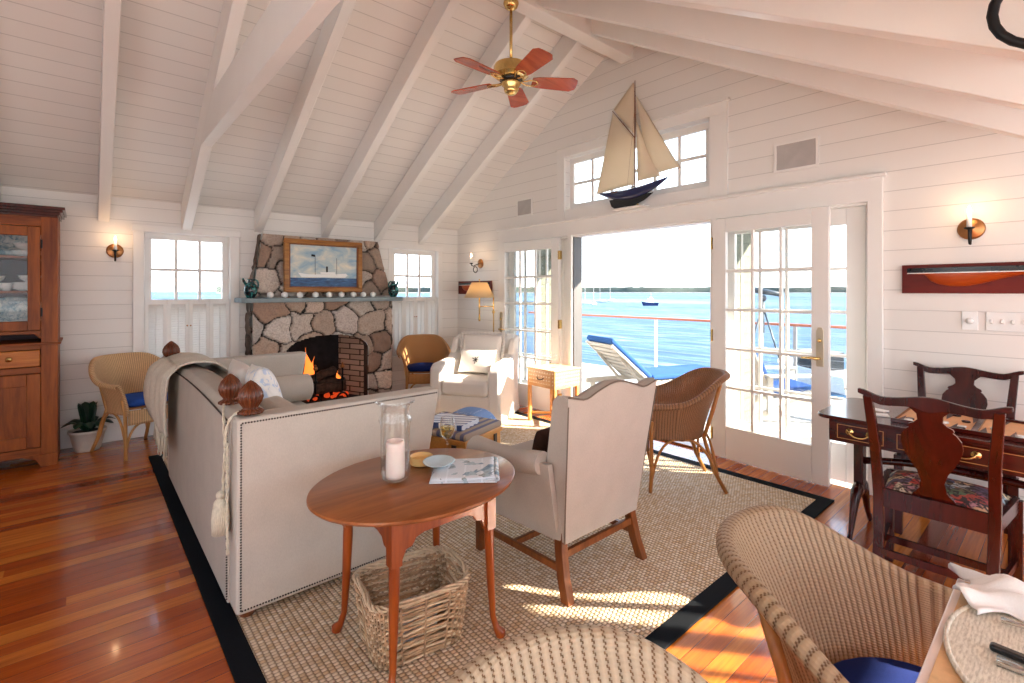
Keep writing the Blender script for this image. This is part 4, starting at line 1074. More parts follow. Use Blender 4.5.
def pillow(name, w_, h_, t_, mat, loc, rot, label, group=None, motif=None, cat='pillow', frill=0):
    m = MB()
    def fn(sg):
        def f(u, v):
            a, b = u*2-1, v*2-1; e = (1-abs(a)**2.6)*(1-abs(b)**2.6)
            pin = 1-.06*(1-abs(a)**2)*abs(b)**6; pin2 = 1-.06*(1-abs(b)**2)*abs(a)**6
            return (a*w_/2*pin2, sg*t_/2*max(0, e)**.42, b*h_/2*pin)
        return f
    m.grid(fn(1), 20, 20); m.grid(fn(-1), 20, 20)
    bmesh.ops.remove_doubles(m.b, verts=m.b.verts, dist=.0005)
    if frill or motif:
        r = thing(name, label, cat, loc, 0, group); r.rotation_euler = rot
        m.build('pillow_body', mat, r, smooth=True)
        if frill:
            f_ = MB(); n = 160; per = []
            for i in range(n):
                k = i/n*4; s_ = int(k); q = k-s_
                per.append(((q*2-1, -1), (1, q*2-1), (1-q*2, 1), (-1, 1-q*2))[s_])
            A = [f_.b.verts.new((a*w_/2*.97, 0, b*h_/2*.97)) for a, b in per]
            B = [f_.b.verts.new((a*(w_/2+frill), .012*math.sin(i*1.9), b*(h_/2+frill))) for i, (a, b) in enumerate(per)]
            for i in range(n): f_.b.faces.new((A[i], A[(i+1) % n], B[(i+1) % n], B[i]))
            f_.build('ruffle', mat, r, smooth=True, solid=.003)
        if motif:
            g = MB()
            for k in range(7):
                a = k*2*PI/7; g.tube([(0, -t_/2-.001, 0), (.035*math.cos(a)*(1+.4*(k % 2)), -t_/2+.001, .035*math.sin(a)*(1+.4*(k % 2)))], .0045, 6)
            g.ball((0, -t_/2, 0), .012, (1, .4, 1)); g.build('embroidered_motif', 'soot', r)
        return r
    o = m.build(name, mat, smooth=True); o.location = loc; o.rotation_euler = rot
    return tag(o, label, cat, group)
def patt():
    t = NT('white_blue_print'); n = t.noise(t.co(), 14, 3, .5, 2)
    return t.set(t.ramp(n, [(.40, hexc('bccbe0')), (.45, hexc('e6e4e0')), (.7, hexc('efece8'))]), .9)
M['patt'] = patt()
pillow('throw_pillow', .50, .48, .17, 'patt', (.79, 3.06, .76), (R(-12), R(5), R(82)), 'white pillow with pale blue print leaning inside the near end of the sofa', 'loose pillows')
pillow('throw_pillow', .46, .44, .16, 'linen_white', (.80, 3.55, .745), (R(-14), 0, R(86)), 'plain off-white pillow leaning on the sofa back cushions', 'loose pillows')

o = MB().lathe([(0, -.27), (.07, -.27), (.092, -.255), (.095, 0), (.092, .255), (.07, .27), (0, .27)], axis='x', seg=28).build('bolster_pillow', 'linen', smooth='angle'); o.location = (1.13, 4.17, .628); o.scale = (1.05, 1.15, 1.15); tag(o, 'round cream bolster lying against the far arm of the sofa', 'pillow', 'loose pillows')
# ------------------------------------------------------------------ white slipcovered armchair
wa = thing('slipcovered_armchair', 'white slipcovered armchair in the sunlight beside the deck doors', 'armchair', (3.375, 4.50, RZ), face(-.84, -.54))
# local: front +Y, width X
m = MB(); m.hexa([(-.42, -.37, 0), (.42, -.37, 0), (.42, .37, 0), (-.42, .37, 0)], [(-.40, -.37, .28), (.40, -.37, .28), (.40, .36, .28), (-.40, .36, .28)])
m.build('skirt', 'linen_white', wa, bevel=.015)
MB().bb(-.27, .27, -.22, .385, .28, .45).build('seat_cushion', 'linen_white', wa, bevel=.045, seg=4)
for s in (-1, 1):
    m = MB(); a, b = (.26, .41) if s > 0 else (-.41, -.26)
    m.prism([(a, .37, .03), (a, .37, .56), (a, .30, .61), (a, -.1, .63), (a, -.30, .74), (a, -.36, .74), (a, -.36, .03)], (b-a, 0, 0))
    m.build('arm', 'linen_white', wa, bevel=.04, seg=4)
m = MB(); m.hexa([(-.40, -.38, .02), (.40, -.38, .02), (.40, -.20, .02), (-.40, -.20, .02)], [(-.37, -.46, .90), (.37, -.46, .90), (.36, -.30, .88), (-.36, -.30, .88)])
m.build('chair_back', 'linen_white', wa, bevel=.05, seg=4)
for s in (-1, 1):
    m = MB(); m.prism([(s*.395, -.42, .5), (s*.395, -.45, .88), (s*.395, -.26, .84), (s*.395, -.18, .70), (s*.395, -.16, .55)], (-s*.075, 0, 0)); m.build('wing', 'linen_white', wa, bevel=.025, seg=3)
mt = Matrix.Translation(wa.location) @ Matrix.Rotation(wa.rotation_euler[2], 4, 'Z')
def on(mt, p): return tuple(mt @ Vector(p))
rzw = wa.rotation_euler[2]
pillow('ruffled_pillow', .50, .42, .15, 'linen_white', on(mt, (0, -.20, .69)), (R(-14), 0, rzw+PI), 'large ruffled white pillow against the back of the white armchair', 'loose pillows', frill=.03)
pillow('embroidered_pillow', .44, .28, .11, 'pillow_white', on(mt, (.0, -.045, .60)), (R(-24), 0, rzw+PI), 'small white pillow with a dark embroidered motif on the white armchair', 'loose pillows', motif=True)

# ------------------------------------------------------------------ wing-back desk chair (camel back) in the middle
wc = thing('upholstered_armchair', 'greige linen armchair with camel back and wooden stretcher legs, seen from behind', 'armchair', (1.93, 1.85, RZ), 0)
# back panel, faces +Y, leaning back towards -Y
def camel(u):   # u -1..1
    return .935+.045*math.exp(-(u/.42)**2)-.014*math.exp(-((abs(u)-.66)/.16)**2)+.014*abs(u)**6
m = MB(); n = 28; rb = []
for i in range(n+1):
    u = i/n*2-1; zt_ = camel(u)
    def px_(z): return u*(.28+.065*(z-.3)/.65)
    def yo(z): return -.325-.085*max(0, (z-.3))/.65
    lst = [(px_(.25), yo(.25), .25), (px_(.6), yo(.6), .60), (px_(zt_), yo(zt_)+.006, zt_-.012), (px_(zt_), yo(zt_)+.03, zt_), (px_(zt_), yo(zt_)+.075, zt_-.008), (px_(zt_)*.98, yo(zt_)+.105, zt_-.04), (px_(.6), yo(.6)+.13, .6), (px_(.25), yo(.3)+.14, .25)]
    rb.append([m.b.verts.new(p) for p in lst])
for A, B in zip(rb, rb[1:]):
    for k in range(len(A)): m.b.faces.new((A[k], A[(k+1) % len(A)], B[(k+1) % len(A)], B[k]))
m.b.faces.new(rb[0]); m.b.faces.new(rb[-1][::-1])
m.build('chair_back', 'linen_grey', wc, smooth='angle')
m = MB()
for s in (-1, 1): m.tube([(s*(.282+.065*(z-.3)/.65), -.326-.085*(z-.3)/.65, z) for z in (.255, .5, .7, .9)], .003, 6)
m.tube([((i/14-1)*.345, -.408, camel(i/14-1)-.006) for i in range(29)], .004, 6)
m.build('piping', 'piping', wc, smooth=True)
m = MB(); m.hexa([(-.285, -.32, .25), (.285, -.32, .25), (.335, .33, .25), (-.335, .33, .25)], [(-.29, -.30, .42), (.29, -.30, .42), (.335, .33, .42), (-.335, .33, .42)])
m.build('seat_base', 'linen_grey', wc, bevel=.012)
MB().bb(-.25, .25, -.19, .35, .42, .50).build('seat_cushion', 'linen_grey', wc, bevel=.035, seg=4)
for s in (-1, 1):
    m = MB(); n = 14; rr = []
    for i in range(n+1):
        k = i/n; y = -.235+.465*k; w_ = .05+.012*k; zc_ = .612-.022*k-.015*math.sin(PI*k); xc = s*(.335+.035*k)
        ring = [(xc+w_*math.cos(a), y, zc_+.055*math.sin(a)) for a in [j*2*PI/14 for j in range(14)]]
        rr.append([m.b.verts.new(p) for p in ring])
    for A, B in zip(rr, rr[1:]):
        for j in range(14): m.b.faces.new((A[j], A[(j+1) % 14], B[(j+1) % 14], B[j]))
    m.b.faces.new(rr[0][::-1]); c_ = Vector((s*.37, .255, .59)); v = m.b.verts.new(c_)
    for j in range(14): m.b.faces.new((rr[-1][j], rr[-1][(j+1) % 14], v))
    m.prism([(s*.27, -.29, .30), (s*.32, .235, .32), (s*.345, .235, .60), (s*.325, -.29, .62)], (s*.03, 0, 0))
    m.build('arm', 'linen_grey', wc, smooth='angle')
    # front leg, straight chamfered
    m = MB(); m.hexa([(s*.30-.019, .28-.019, 0), (s*.30+.019, .28-.019, 0), (s*.30+.019, .28+.019, 0), (s*.30-.019, .28+.019, 0)], [(s*.30-.022, .28-.022, .32), (s*.30+.022, .28-.022, .32), (s*.30+.022, .28+.022, .32), (s*.30-.022, .28+.022, .32)])
    m.build('leg', 'walnut', wc, bevel=.003)
    m = MB(); q = []
    pts = [(s*.262, -.285, .33), (s*.268, -.29, .22), (s*.278, -.315, .10), (s*.287, -.35, .0)]
    rg_ = [[m.b.verts.new((x+dx*.021, y+dy*.024, z)) for dx, dy in ((-1, -1), (1, -1), (1, 1), (-1, 1))] for x, y, z in pts]
    for A, B in zip(rg_, rg_[1:]):
        for j in range(4): m.b.faces.new((A[j], A[(j+1) % 4], B[(j+1) % 4], B[j]))
    m.b.faces.new(rg_[0]); m.b.faces.new(rg_[-1][::-1]); m.build('leg', 'walnut', wc, bevel=.003)
    MB().beam((s*.278, -.31, .13), (s*.30, .28, .13), .02, .032).build('stretcher', 'walnut', wc, bevel=.002)
MB().beam((-.27, -.30, .19), (.27, -.30, .19), .02, .034).build('stretcher', 'walnut', wc, bevel=.002)
MB().beam((-.29, .02, .13), (.29, .02, .13), .02, .03).build('stretcher', 'walnut', wc, bevel=.002)
pillow('throw_pillow', .30, .24, .10, 'brown', (1.86, 1.80, .60), (R(14), 0, R(0)), 'dark brown pillow on the seat of the camel-back armchair', 'loose pillows')

# ------------------------------------------------------------------ oval tavern table and the things on it
ot = thing('oval_side_table', 'oval-topped maple tavern table with slender pad-foot legs behind the sofa', 'table', (1.035, 1.775, RZ))
TZ = .638
m = MB(); m.lathe([(.93, .618), (.985, .620), (1.0, .628), (.997, .635), (.985, .638), (0, .638)], seg=72)
for v in m.b.verts: v.co.x *= .432; v.co.y *= .352
m.build('tabletop', 'oak', ot, smooth='angle')
hx, hy_ = .212, .20
for (ax, ay, bx_, by) in ((-hx, -hy_, hx, -hy_), (hx, -hy_, hx, hy_), (hx, hy_, -hx, hy_), (-hx, hy_, -hx, -hy_)):
    m = MB(); A = Vector((ax, ay, 0)); B = Vector((bx_, by, 0)); d = B-A; nrm = Vector((d.y, -d.x, 0)).normalized()*.018; pts = []
    for k, z in ((0, .617), (1, .617), (1, .445), (.93, .455), (.90, .485), (.84, .49), (.80, .515), (.72, .525), (.28, .525), (.20, .515), (.16, .49), (.10, .485), (.07, .455), (0, .445)): pts.append(A+d*k+Vector((0, 0, z)))
    m.prism([p-nrm*.5 for p in pts], nrm); m.build('apron', 'oak_leg', ot, bevel=.0015, seg=1)
for sx in (-1, 1):
    for sy in (-1, 1):
        m = MB(); x, y = sx*hx, sy*hy_
        m.hexa([(x-.021, y-.021, .44), (x+.021, y-.021, .44), (x+.021, y+.021, .44), (x-.021, y+.021, .44)], [(x-.021, y-.021, .618), (x+.021, y-.021, .618), (x+.021, y+.021, .618), (x-.021, y+.021, .618)])
        m.tube([(x, y, .45), (x+sx*.001, y+sy*.001, .40), (x+sx*.006, y+sy*.006, .22), (x+sx*.012, y+sy*.012, .08), (x+sx*.022, y+sy*.022, .035), (x+sx*.034, y+sy*.034, .012), (x+sx*.036, y+sy*.036, 0)], [.019, .020, .0165, .0125, .0135, .023, .02], 14)
        m.build('leg', 'oak_leg', ot, smooth='angle')
tz = RZ+TZ+.001
t = thing('hurricane_lantern', 'tall clear glass hurricane with a flared rim holding a candle on the oval table', 'candle holder', (.945, 1.80, tz))
m = MB(); m.lathe([(0, .004), (.03, .004), (.052, .018), (.058, .045), (.058, .20), (.060, .235), (.066, .25), (.062, .262), (.056, .27), (.056, .30), (.062, .315), (.077, .322), (.0785, .326), (.0765, .326), (.058, .319), (.0525, .30), (.0525, .272), (.0545, .262), (.0545, .05), (.05, .025), (.03, .014), (0, .014)], seg=40)
m.build('glass_body', 'clear', t, smooth=True)
o = MB().lathe([(0, 0), (.036, 0), (.037, .01), (.037, .135), (.034, .148), (.030, .144), (.027, .132), (0, .126)], seg=30, lobes=5, amp=.02).build('pillar_candle', 'wax', smooth=True); o.location = (.945, 1.80, tz+.018)
tag(o, 'thick pale pink pillar candle standing inside the glass hurricane', 'candle')
t = thing('wooden_dish', 'round shallow pale wooden dish beside the hurricane glass', 'dish', (1.13, 1.91, tz))
MB().lathe([(.044, 0), (.05, .004), (.052, .035), (.049, .037), (.046, .034), (.044, .02), (0, .018)], seg=30).build('dish_body', 'inlay_pale' if 'inlay_pale' in M else 'inlay', t, smooth='angle')
t = thing('wine_glass', 'stemmed glass of white wine at the back of the oval table', 'glass', (1.245, 1.875, tz))
MB().lathe([(0, 0), (.036, .001), (.034, .004), (.008, .009), (.0038, .02), (.0035, .085), (.008, .094), (.027, .112), (.035, .14), (.034, .165), (.029, .195), (.0282, .195), (.033, .165), (.034, .14), (.026, .114), (.007, .097), (0, .096)], seg=30).build('glass_body', 'clear', t, smooth=True)
M['wine'] = m_glass('white_wine', (.93, .80, .38), .5)
MB().lathe([(0, .0975), (.007, .0985), (.025, .115), (.0325, .14), (.0325, .15), (0, .15)], seg=26).build('wine', 'wine', t, smooth=True)
def news():
    t = NT('newspaper_print'); x, y, z = t.xyz(t.co())
    ln = t.math('LESS_THAN', t.math('FRACT', t.math('MULTIPLY', y, 130)), .4); cl_ = t.math('GREATER_THAN', t.math('FRACT', t.math('MULTIPLY', x, 14)), .1)
    n = t.noise(t.co(), 16, 2, .5, .5)
    c = t.mix(t.math('MULTIPLY', t.math('MULTIPLY', ln, cl_), .35), hexc('dfe2e6'), hexc('5c6068'))
    ph = t.ramp(t.noise(t.co('Object', (1, 1, 1)), 9, 4, .6, 1), [(.35, hexc('4b6a86')), (.5, hexc('a9bcc4')), (.65, hexc('7a7468'))])
    return t.set(t.mix(t.math('GREATER_THAN', n, .56), c, ph), .5)
M['news'] = news()
t = thing('folded_newspaper', 'folded newspaper lying on the right side of the oval table', 'newspaper', (1.215, 1.70, tz), R(-38))
def nf(k, s_):
    def f(u, v):
        a = (u-.5)*.27*s_; b = (v-.5)*.25*s_
        z = .003+.0042*k+.006*smooth01((u-.7)/.3)*(k > 1)+.003*math.sin(v*5+k)*u
        return (a, b, z)
    return f
for k in range(4): MB().grid(nf(k, 1-.02*k), 10, 8).build('newspaper_sheet', 'news', t, smooth=True, solid=.0018)
m = MB(); m.grid(lambda u, v: (.135+.016*math.sin(PI*u)*1.0-.006, (v-.5)*.24, .004+.017*(1-math.cos(PI*u))*.5+.0), 8, 4); m.build('folded_spine', 'news', t, smooth=True, solid=.0018)
M['pale_blue'] = m_plain('pale_blue_glaze', hexc('b9d0da'), .12, var=.08)
o = MB().lathe([(.022, 0), (.03, .003), (.066, .017), (.068, .02), (.062, .019), (.028, .008), (0, .007)], seg=34).build('small_dish', 'pale_blue', smooth=True)
o.location = (1.145, 1.79, tz+.022); o.rotation_euler = (R(2), R(-2), 0); tag(o, 'shallow pale blue dish resting on the newspaper', 'dish')

# ------------------------------------------------------------------ wicker basket under the table
bk_ = thing('willow_basket', 'rectangular woven willow basket on the rug under the oval table', 'basket', (1.005, 1.775, RZ+.004), R(-9))
def rr_pt(a, hw, hd, p=5.5):
    c, s = math.cos(a), math.sin(a)
    return (hw*math.copysign(abs(c)**(2/p), c), hd*math.copysign(abs(s)**(2/p), s))
NS = 44; BH = .245
rows = 25
mA, mB_ = MB(), MB()
for r_ in range(rows):
    z = .012+r_*(BH-.02)/rows; fl = .86+.14*z/BH; sub = 4; n = NS*sub; seg_ = []
    for i in range(n+1):
        a = 2*PI*i/n; x, y = rr_pt(a, .20*fl, .155*fl); w_ = .0075*math.sin(PI*(i/sub)+PI*(r_ % 2)); l = math.hypot(x, y)
        dzz = .0035*math.sin(i*.37+r_*1.7); hole = rows-6 <= r_ <= rows-3 and (abs(y) < .05 and abs(x) > .1)
        if hole:
            if len(seg_) > 2: (mA if (r_*5) % 3 else mB_).tube(seg_, .0050, 6)
            seg_ = []
        else: seg_.append((x*(1+w_/l), y*(1+w_/l), z+dzz))
    if len(seg_) > 2: (mA if (r_*5) % 3 else mB_).tube(seg_, .0050, 6)
mA.build('woven_wall', 'wicker', bk_, smooth=True); mB_.build('woven_wall', 'wicker_pale', bk_, smooth=True)
m = MB()
for i in range(NS):
    a = 2*PI*i/NS; x, y = rr_pt(a, .205, .16); m.tube([(x*.86, y*.86, 0), (x*1.0, y*1.0, BH-.01)], .004, 6)
m.build('stake', 'wicker', bk_, smooth=True, kind='stuff')
m = MB()
for ph in (0, 2.1, 4.2):
    n = 170; m.tube([(rr_pt(2*PI*i/n, .202+.007*math.sin(i*.3+ph), .157+.007*math.sin(i*.3+ph))[0], rr_pt(2*PI*i/n, .202+.007*math.sin(i*.3+ph), .157+.007*math.sin(i*.3+ph))[1], BH-.002+.007*math.cos(i*.3+ph)+(.016*math.exp(-((math.sin(2*PI*i/n))/.25)**2))) for i in range(n)], .0055, 6, closed=True)
m.build('braided_rim', 'wicker_pale', bk_, smooth=True)
m = MB(); m.slab([(*[c*.86 for c in rr_pt(2*PI*i/40, .205, .16)], .004) for i in range(40)], .01); m.build('basket_floor', 'wicker', bk_)
for i, (x, y, a, lb) in enumerate(((.985, 1.80, 5, 'magazine lying at the bottom of the willow basket'), (1.02, 1.815, 22, 'magazine with pale blue cover on top of the pile in the basket'))):
    o = MB().box((0, 0, .012), (.21, .17, .024)).build('magazine', 'paper' if i == 0 else 'news', bevel=.002); o.location = (x, y, RZ+.02+i*.026); o.rotation_euler = (0, 0, R(a)); tag(o, lb, 'magazine', 'magazines in the basket')

# ------------------------------------------------------------------ ottoman chest with book and cushion
oc = thing('padded_pine_chest', 'low pine chest with a padded woven top standing between sofa and white armchair', 'ottoman', (2.17, 3.19, RZ), R(18))
MB().bb(-.24, .24, -.29, .29, .04, .34).build('trunk_body', 'pine', oc, bevel=.008)
m = MB(); m.bb(-.25, .25, -.30, .30, .30, .335); m.bb(-.255, .255, -.305, .305, .0, .05); m.build('trunk_molding', 'pine', oc, bevel=.006)
MB().bb(-.25, .25, -.30, .30, .335, .385).build('padded_top', 'tartan', oc, bevel=.022, seg=4) if 'tartan' in M else None
for s in (-1, 1):
    MB().bb(-.252, -.245, s*.2-.02, s*.2+.02, .2, .3).build('metal_strap', 'nail', oc); MB().bb(s*.15-.02, s*.15+.02, -.302, -.295, .2, .3).build('metal_strap', 'nail', oc)
MB().tube(bez((-.06, -.297, .22), (-.05, -.33, .18), (.05, -.33, .18), (.06, -.297, .22)), .007).build('trunk_handle', 'nail', oc, smooth=True)
tr_m = Matrix.Translation(oc.location) @ Matrix.Rotation(R(18), 4, 'Z')
def stripe():
    t = NT('blue_white_book_cover'); x, y, z = t.xyz(t.co()); f = t.math('FRACT', t.math('MULTIPLY', t.math('ADD', x, t.math('MULTIPLY', y, .6)), 16))
    return t.set(t.mix(t.math('LESS_THAN', f, .5), hexc('e6e8ee'), hexc('3c4f86')), .35)
M['stripe'] = stripe()
p = on(tr_m, (-.06, -.03, .386)); b = thing('hardcover_book', 'large book with a blue and white striped cover lying on the pine chest', 'book', p, R(24))
MB().bb(-.13, .13, -.17, .17, .004, .036).build('page_block', 'paper', b)
m = MB(); m.bb(-.135, .135, -.175, .175, .036, .040); m.bb(-.135, .135, -.175, .175, 0, .004); m.bb(-.139, -.135, -.175, .175, 0, .04); m.build('book_cover', 'stripe', b, bevel=.001, seg=1)
M['polka'] = None
def polka():
    t = NT('blue_dotted_cotton'); v = t.new('ShaderNodeTexVoronoi', feature='F1'); t.link(t.co(), v.inputs['Vector']); v.inputs['Scale'].default_value = 42; v.inputs['Randomness'].default_value = .2
    return t.set(t.mix(t.math('LESS_THAN', v.outputs['Distance'], .2), hexc('6f8cb8'), hexc('d8dde6')), .9)
M['polka'] = polka()
fs = thing('foot_stool', 'small footstool with a domed blue dotted cushion behind the pine chest', 'stool', (2.56, 3.50, RZ), R(20))
MB().bb(-.21, .21, -.17, .17, .12, .20).build('stool_frame', 'pine', fs, bevel=.006)
for sx in (-1, 1):
    for sy in (-1, 1): MB().lathe([(.016, 0), (.02, .03), (.014, .05), (.022, .09), (.022, .13)], (sx*.18, sy*.14, 0), 12).build('leg', 'pine', fs, smooth=True)
m = MB(); m.grid(lambda u, v: ((u-.5)*.44, (v-.5)*.36, .20+.17*max(0, (1-abs(u*2-1)**3.2)*(1-abs(v*2-1)**3.2))**.5), 18, 18); m.grid(lambda u, v: ((u-.5)*.44, (v-.5)*.36, .20), 18, 18)
bmesh.ops.remove_doubles(m.b, verts=m.b.verts, dist=.0005); m.build('domed_cushion', 'polka', fs, smooth=True)

# ------------------------------------------------------------------ inlaid side table and glass
st = thing('inlaid_side_table', 'small honey-coloured side table with bone inlay and one drawer at the doorway', 'table', (3.835, 3.715, 0), 0)
def inl():
    t = NT('inlaid_honey_wood'); x, y, z = t.xyz(t.co()); n = t.noise(t.co('Object', (2, 2, 20)), 4, 4, .6, .5)
    base = t.ramp(n, [(.3, hexc('b87c46')), (.7, hexc('d9a468'))])
    u = t.math('ADD', x, y); fu = t.math('ABSOLUTE', t.math('SUBTRACT', t.math('FRACT', t.math('MULTIPLY', u, 26)), .5)); fz = t.math('ABSOLUTE', t.math('SUBTRACT', t.math('FRACT', t.math('MULTIPLY', z, 26)), .5))
    dm = t.math('LESS_THAN', t.math('ADD', fu, fz), .24)
    zf = t.math('GREATER_THAN', z, .42)
    return t.set(t.mix(t.math('MULTIPLY', dm, zf), base, hexc('f0dcb8')), .3)
M['inlaid'] = inl()
m = MB(); m.bb(-.19, .19, -.205, .205, .40, .58); m.build('table_box', 'inlaid', st, bevel=.003)
MB().bb(-.20, .20, -.215, .215, .58, .595).build('tabletop', 'inlaid', st, bevel=.004)
MB().bb(-.197, -.188, -.155, .155, .44, .55).build('drawer_front', 'inlaid', st, bevel=.002)
MB().tube(bez((-.198, -.05, .505), (-.215, -.035, .475), (-.215, .035, .475), (-.198, .05, .505)), .005).build('bail_handle', 'nail', st, smooth=True)
for sx in (-1, 1):
    for sy in (-1, 1): MB().bb(sx*.172-.017, sx*.172+.017, sy*.187-.017, sy*.187+.017, 0, .40).build('leg', 'pine', st, bevel=.002)
m = MB(); m.beam((-.172, -.187, .1), (.172, .187, .1), .02, .02); m.beam((-.172, .187, .1), (.172, -.187, .1), .02, .02); m.build('cross_stretcher', 'pine', st)
t = thing('wine_glass', 'small stemmed glass standing on the inlaid side table', 'glass', (3.80, 3.68, .596))
MB().lathe([(0, 0), (.03, .001), (.028, .004), (.006, .008), (.0036, .02), (.0036, .065), (.01, .075), (.030, .095), (.036, .125), (.032, .15), (.0312, .15), (.034, .125), (.028, .097), (0, .08)], seg=24).build('glass_body', 'clear', t, smooth=True)

# ------------------------------------------------------------------ swing-arm floor lamp
fl = thing('floor_lamp', 'brass swing-arm floor lamp with a parchment shade behind the white armchair', 'lamp', (3.985, 4.93, .03))
MB().lathe([(.12, -.03), (.125, .012), (.09, .022), (.02, .03), (.012, .05), (0, .05)], seg=30).build('lamp_base', 'brass', fl, smooth=True)
m = MB(); m.tube([(0, 0, .03), (0, 0, 1.30)], .008); m.ball((0, 0, 1.12), .02); m.ball((0, 0, 1.31), .012); m.build('pole', 'brass', fl, smooth=True)
m = MB(); m.tube([(0, 0, 1.19), (-.135, .125, 1.19)], .007); m.tube([(-.135, .125, 1.07), (-.135, .125, 1.36)], .010); m.ball((-.135, .125, 1.19), .016); m.lathe([(.012, 1.0), (.016, 1.03), (.01, 1.08)], (-.135, .125, 0), 12); m.build('swing_arm', 'brass', fl, smooth=True)
m = MB(); n = 40; r0, r1, z0, z1 = .195, .10, 1.305, 1.50
m.lathe([(r0, z0), (r1, z1)], (-.135, .125, 0), 8)
m = MB(); c = (-.135, .125, 0); A = [m.b.verts.new((c[0]+r0*math.cos(2*PI*i/n), c[1]+r0*math.sin(2*PI*i/n), z0)) for i in range(n)]; B = [m.b.verts.new((c[0]+r1*math.cos(2*PI*i/n), c[1]+r1*math.sin(2*PI*i/n), z1)) for i in range(n)]
for i in range(n): m.b.faces.new((A[i], A[(i+1) % n], B[(i+1) % n], B[i]))
m.build('lamp_shade', 'shade', fl, smooth=True, solid=.003)
m = MB(); m.tube([(c[0], c[1], 1.45), (c[0], c[1], 1.53)], .004); m.ball((c[0], c[1], 1.535), .01); m.tube([(c[0]-.1, c[1], 1.495), (c[0]+.1, c[1], 1.495)], .0025); m.build('shade_finial', 'brass', fl, smooth=True)
L = bpy.data.lights.new('lamp_bulb', 'POINT'); L.energy = 1.3; L.color = (1, .82, .6); L.shadow_soft_size = .03
lo = bpy.data.objects.new('lamp_bulb', L); C.objects.link(lo); lo.parent = fl; lo.location = (c[0], c[1], 1.40)

# ------------------------------------------------------------------ card table, two splat-back chairs
ct = thing('games_table', 'mahogany drop-end games table with brass-handled drawers against the right wall', 'table', (3.38, .33, 0))
def clover(hx, hy, r=.09, n=6):
    pts = []
    for sx, sy, a0 in ((1, 1, 0), (-1, 1, 90), (-1, -1, 180), (1, -1, 270)):
        for i in range(n+1):
            a = R(a0+90*i/n); pts.append((sx*(hx-r)+r*math.cos(a), sy*(hy-r)+r*math.sin(a)))
    return pts
m = MB(); m.slab([(x, y, .722) for x, y in clover(.32, .62, .07)], .02); m.build('tabletop', 'mahog_x', ct, bevel=.005)
m = MB(); m.bb(-.28, .28, -.56, .56, .60, .72); m.build('table_frame', 'mahog_x', ct, bevel=.003)
for i, (a, b) in enumerate(((.30, .53), (-.25, .27), (-.53, -.28))):
    p = MB().bb(-.288, -.279, a, b, .615, .705).build('drawer_front', 'mahog_x', ct, bevel=.002)
    m = MB(); 
    for q in ((a+.012, b-.012, .695, .698), (a+.012, b-.012, .622, .625), (a+.012, a+.015, .622, .698), (b-.015, b-.012, .622, .698)): m.bb(-.2895, -.288, *q)
    m.build('inlay_line', 'inlay', p)
    m = MB(); yc = (a+b)/2
    for s in (-1, 1): m.lathe([(.02, 0), (.018, .003), (.006, .006), (.005, .014), (0, .015)], axis='x', seg=14, c=(0, 0, 0), mtx=Matrix.Translation((-.289, yc+s*.045, .665)) @ Matrix.Diagonal((-1, 1, 1, 1)))
    m.tube(bez((-.303, yc-.045, .665), (-.312, yc-.03, .635), (-.312, yc+.03, .635), (-.303, yc+.045, .665)), .0045); m.build('bail_handle', 'brass', p, smooth=True)
for s in (-1, 1):
    y = s*.50
    m = MB(); m.bb(-.036+.07, .036+.07, y-.024, y+.024, .24, .60); m.build('trestle_post', 'mahog', ct, bevel=.006)
    for sx in (-1, 1):
        m = MB(); pts = bez((.07+sx*.02, y, .26), (.07+sx*.13, y, .27), (.07+sx*.12, y, .10), (.07+sx*.21, y, .02)); m.tube(pts+[(.07+sx*.235, y, .028)], [.050, .048, .045, .041, .037, .033, .029, .026, .023, .020, .024, .016], 12, flat=.6)
        m.build('foot', 'mahog', ct, smooth=True)
m = MB(); m.tube(bez((.07, -.50, .42), (.07, -.2, .50), (.07, .2, .50), (.07, .50, .42)), .02, 10); m.build('arched_stretcher', 'mahog', ct, smooth=True)
M['felt'] = m_plain('tan_leather', hexc('d09a68'), .5, var=.1)
M['dark_point'] = m_plain('dark_leather_point', hexc('3a1c18'), .5)
# board set in the middle, with pieces on it
gb = thing('game_board', 'open backgammon board inlaid with pointed stripes lying on the games table', 'game board', (3.36, .31, .7425))
MB().bb(-.20, .20, -.30, .30, 0, .008).build('board_base', 'felt', gb, bevel=.002)
m = MB(); 
for q in ((-.21, .21, .30, .315), (-.21, .21, -.315, -.30), (-.21, -.20, -.3, .3), (.20, .21, -.3, .3), (-.2, .2, -.012, .012)): m.bb(q[0], q[1], q[2], q[3], 0, .02)
m.build('board_rim', 'mahog_x', gb, bevel=.002)
m = MB()
for i in range(12):
    y = -.285+i*.0515+(.0 if i < 6 else .0)
    if i % 2: m.prism([(-.198, y-.02, .0085), (-.198, y+.02, .0085), (-.03, y, .0085)], (0, 0, .0006))
    else: m.prism([(.198, y-.02, .0085), (.03, y, .0085), (.198, y+.02, .0085)], (0, 0, .0006))
m.build('board_point', 'dark_point', gb, kind='stuff')
pc = MB().lathe([(.0, 0), (.017, 0), (.018, .004), (.017, .008), (0, .008)], seg=16)
white = pc.build('game_piece', 'ceramic', smooth='angle'); pc = MB().lathe([(.0, 0), (.017, 0), (.018, .004), (.017, .008), (0, .008)], seg=16); dark = pc.build('game_piece', 'mahog', smooth='angle')
spots_ = [(-.16, .25), (-.12, .25), (-.16, .15), (-.16, .05), (-.12, .05), (.15, .24), (.11, .24), (.15, .1), (-.05, -.06), (.15, -.07), (-.14, -.15), (-.14, -.25), (.12, -.2), (.07, .18), (-.08, .12), (.02, .05)]
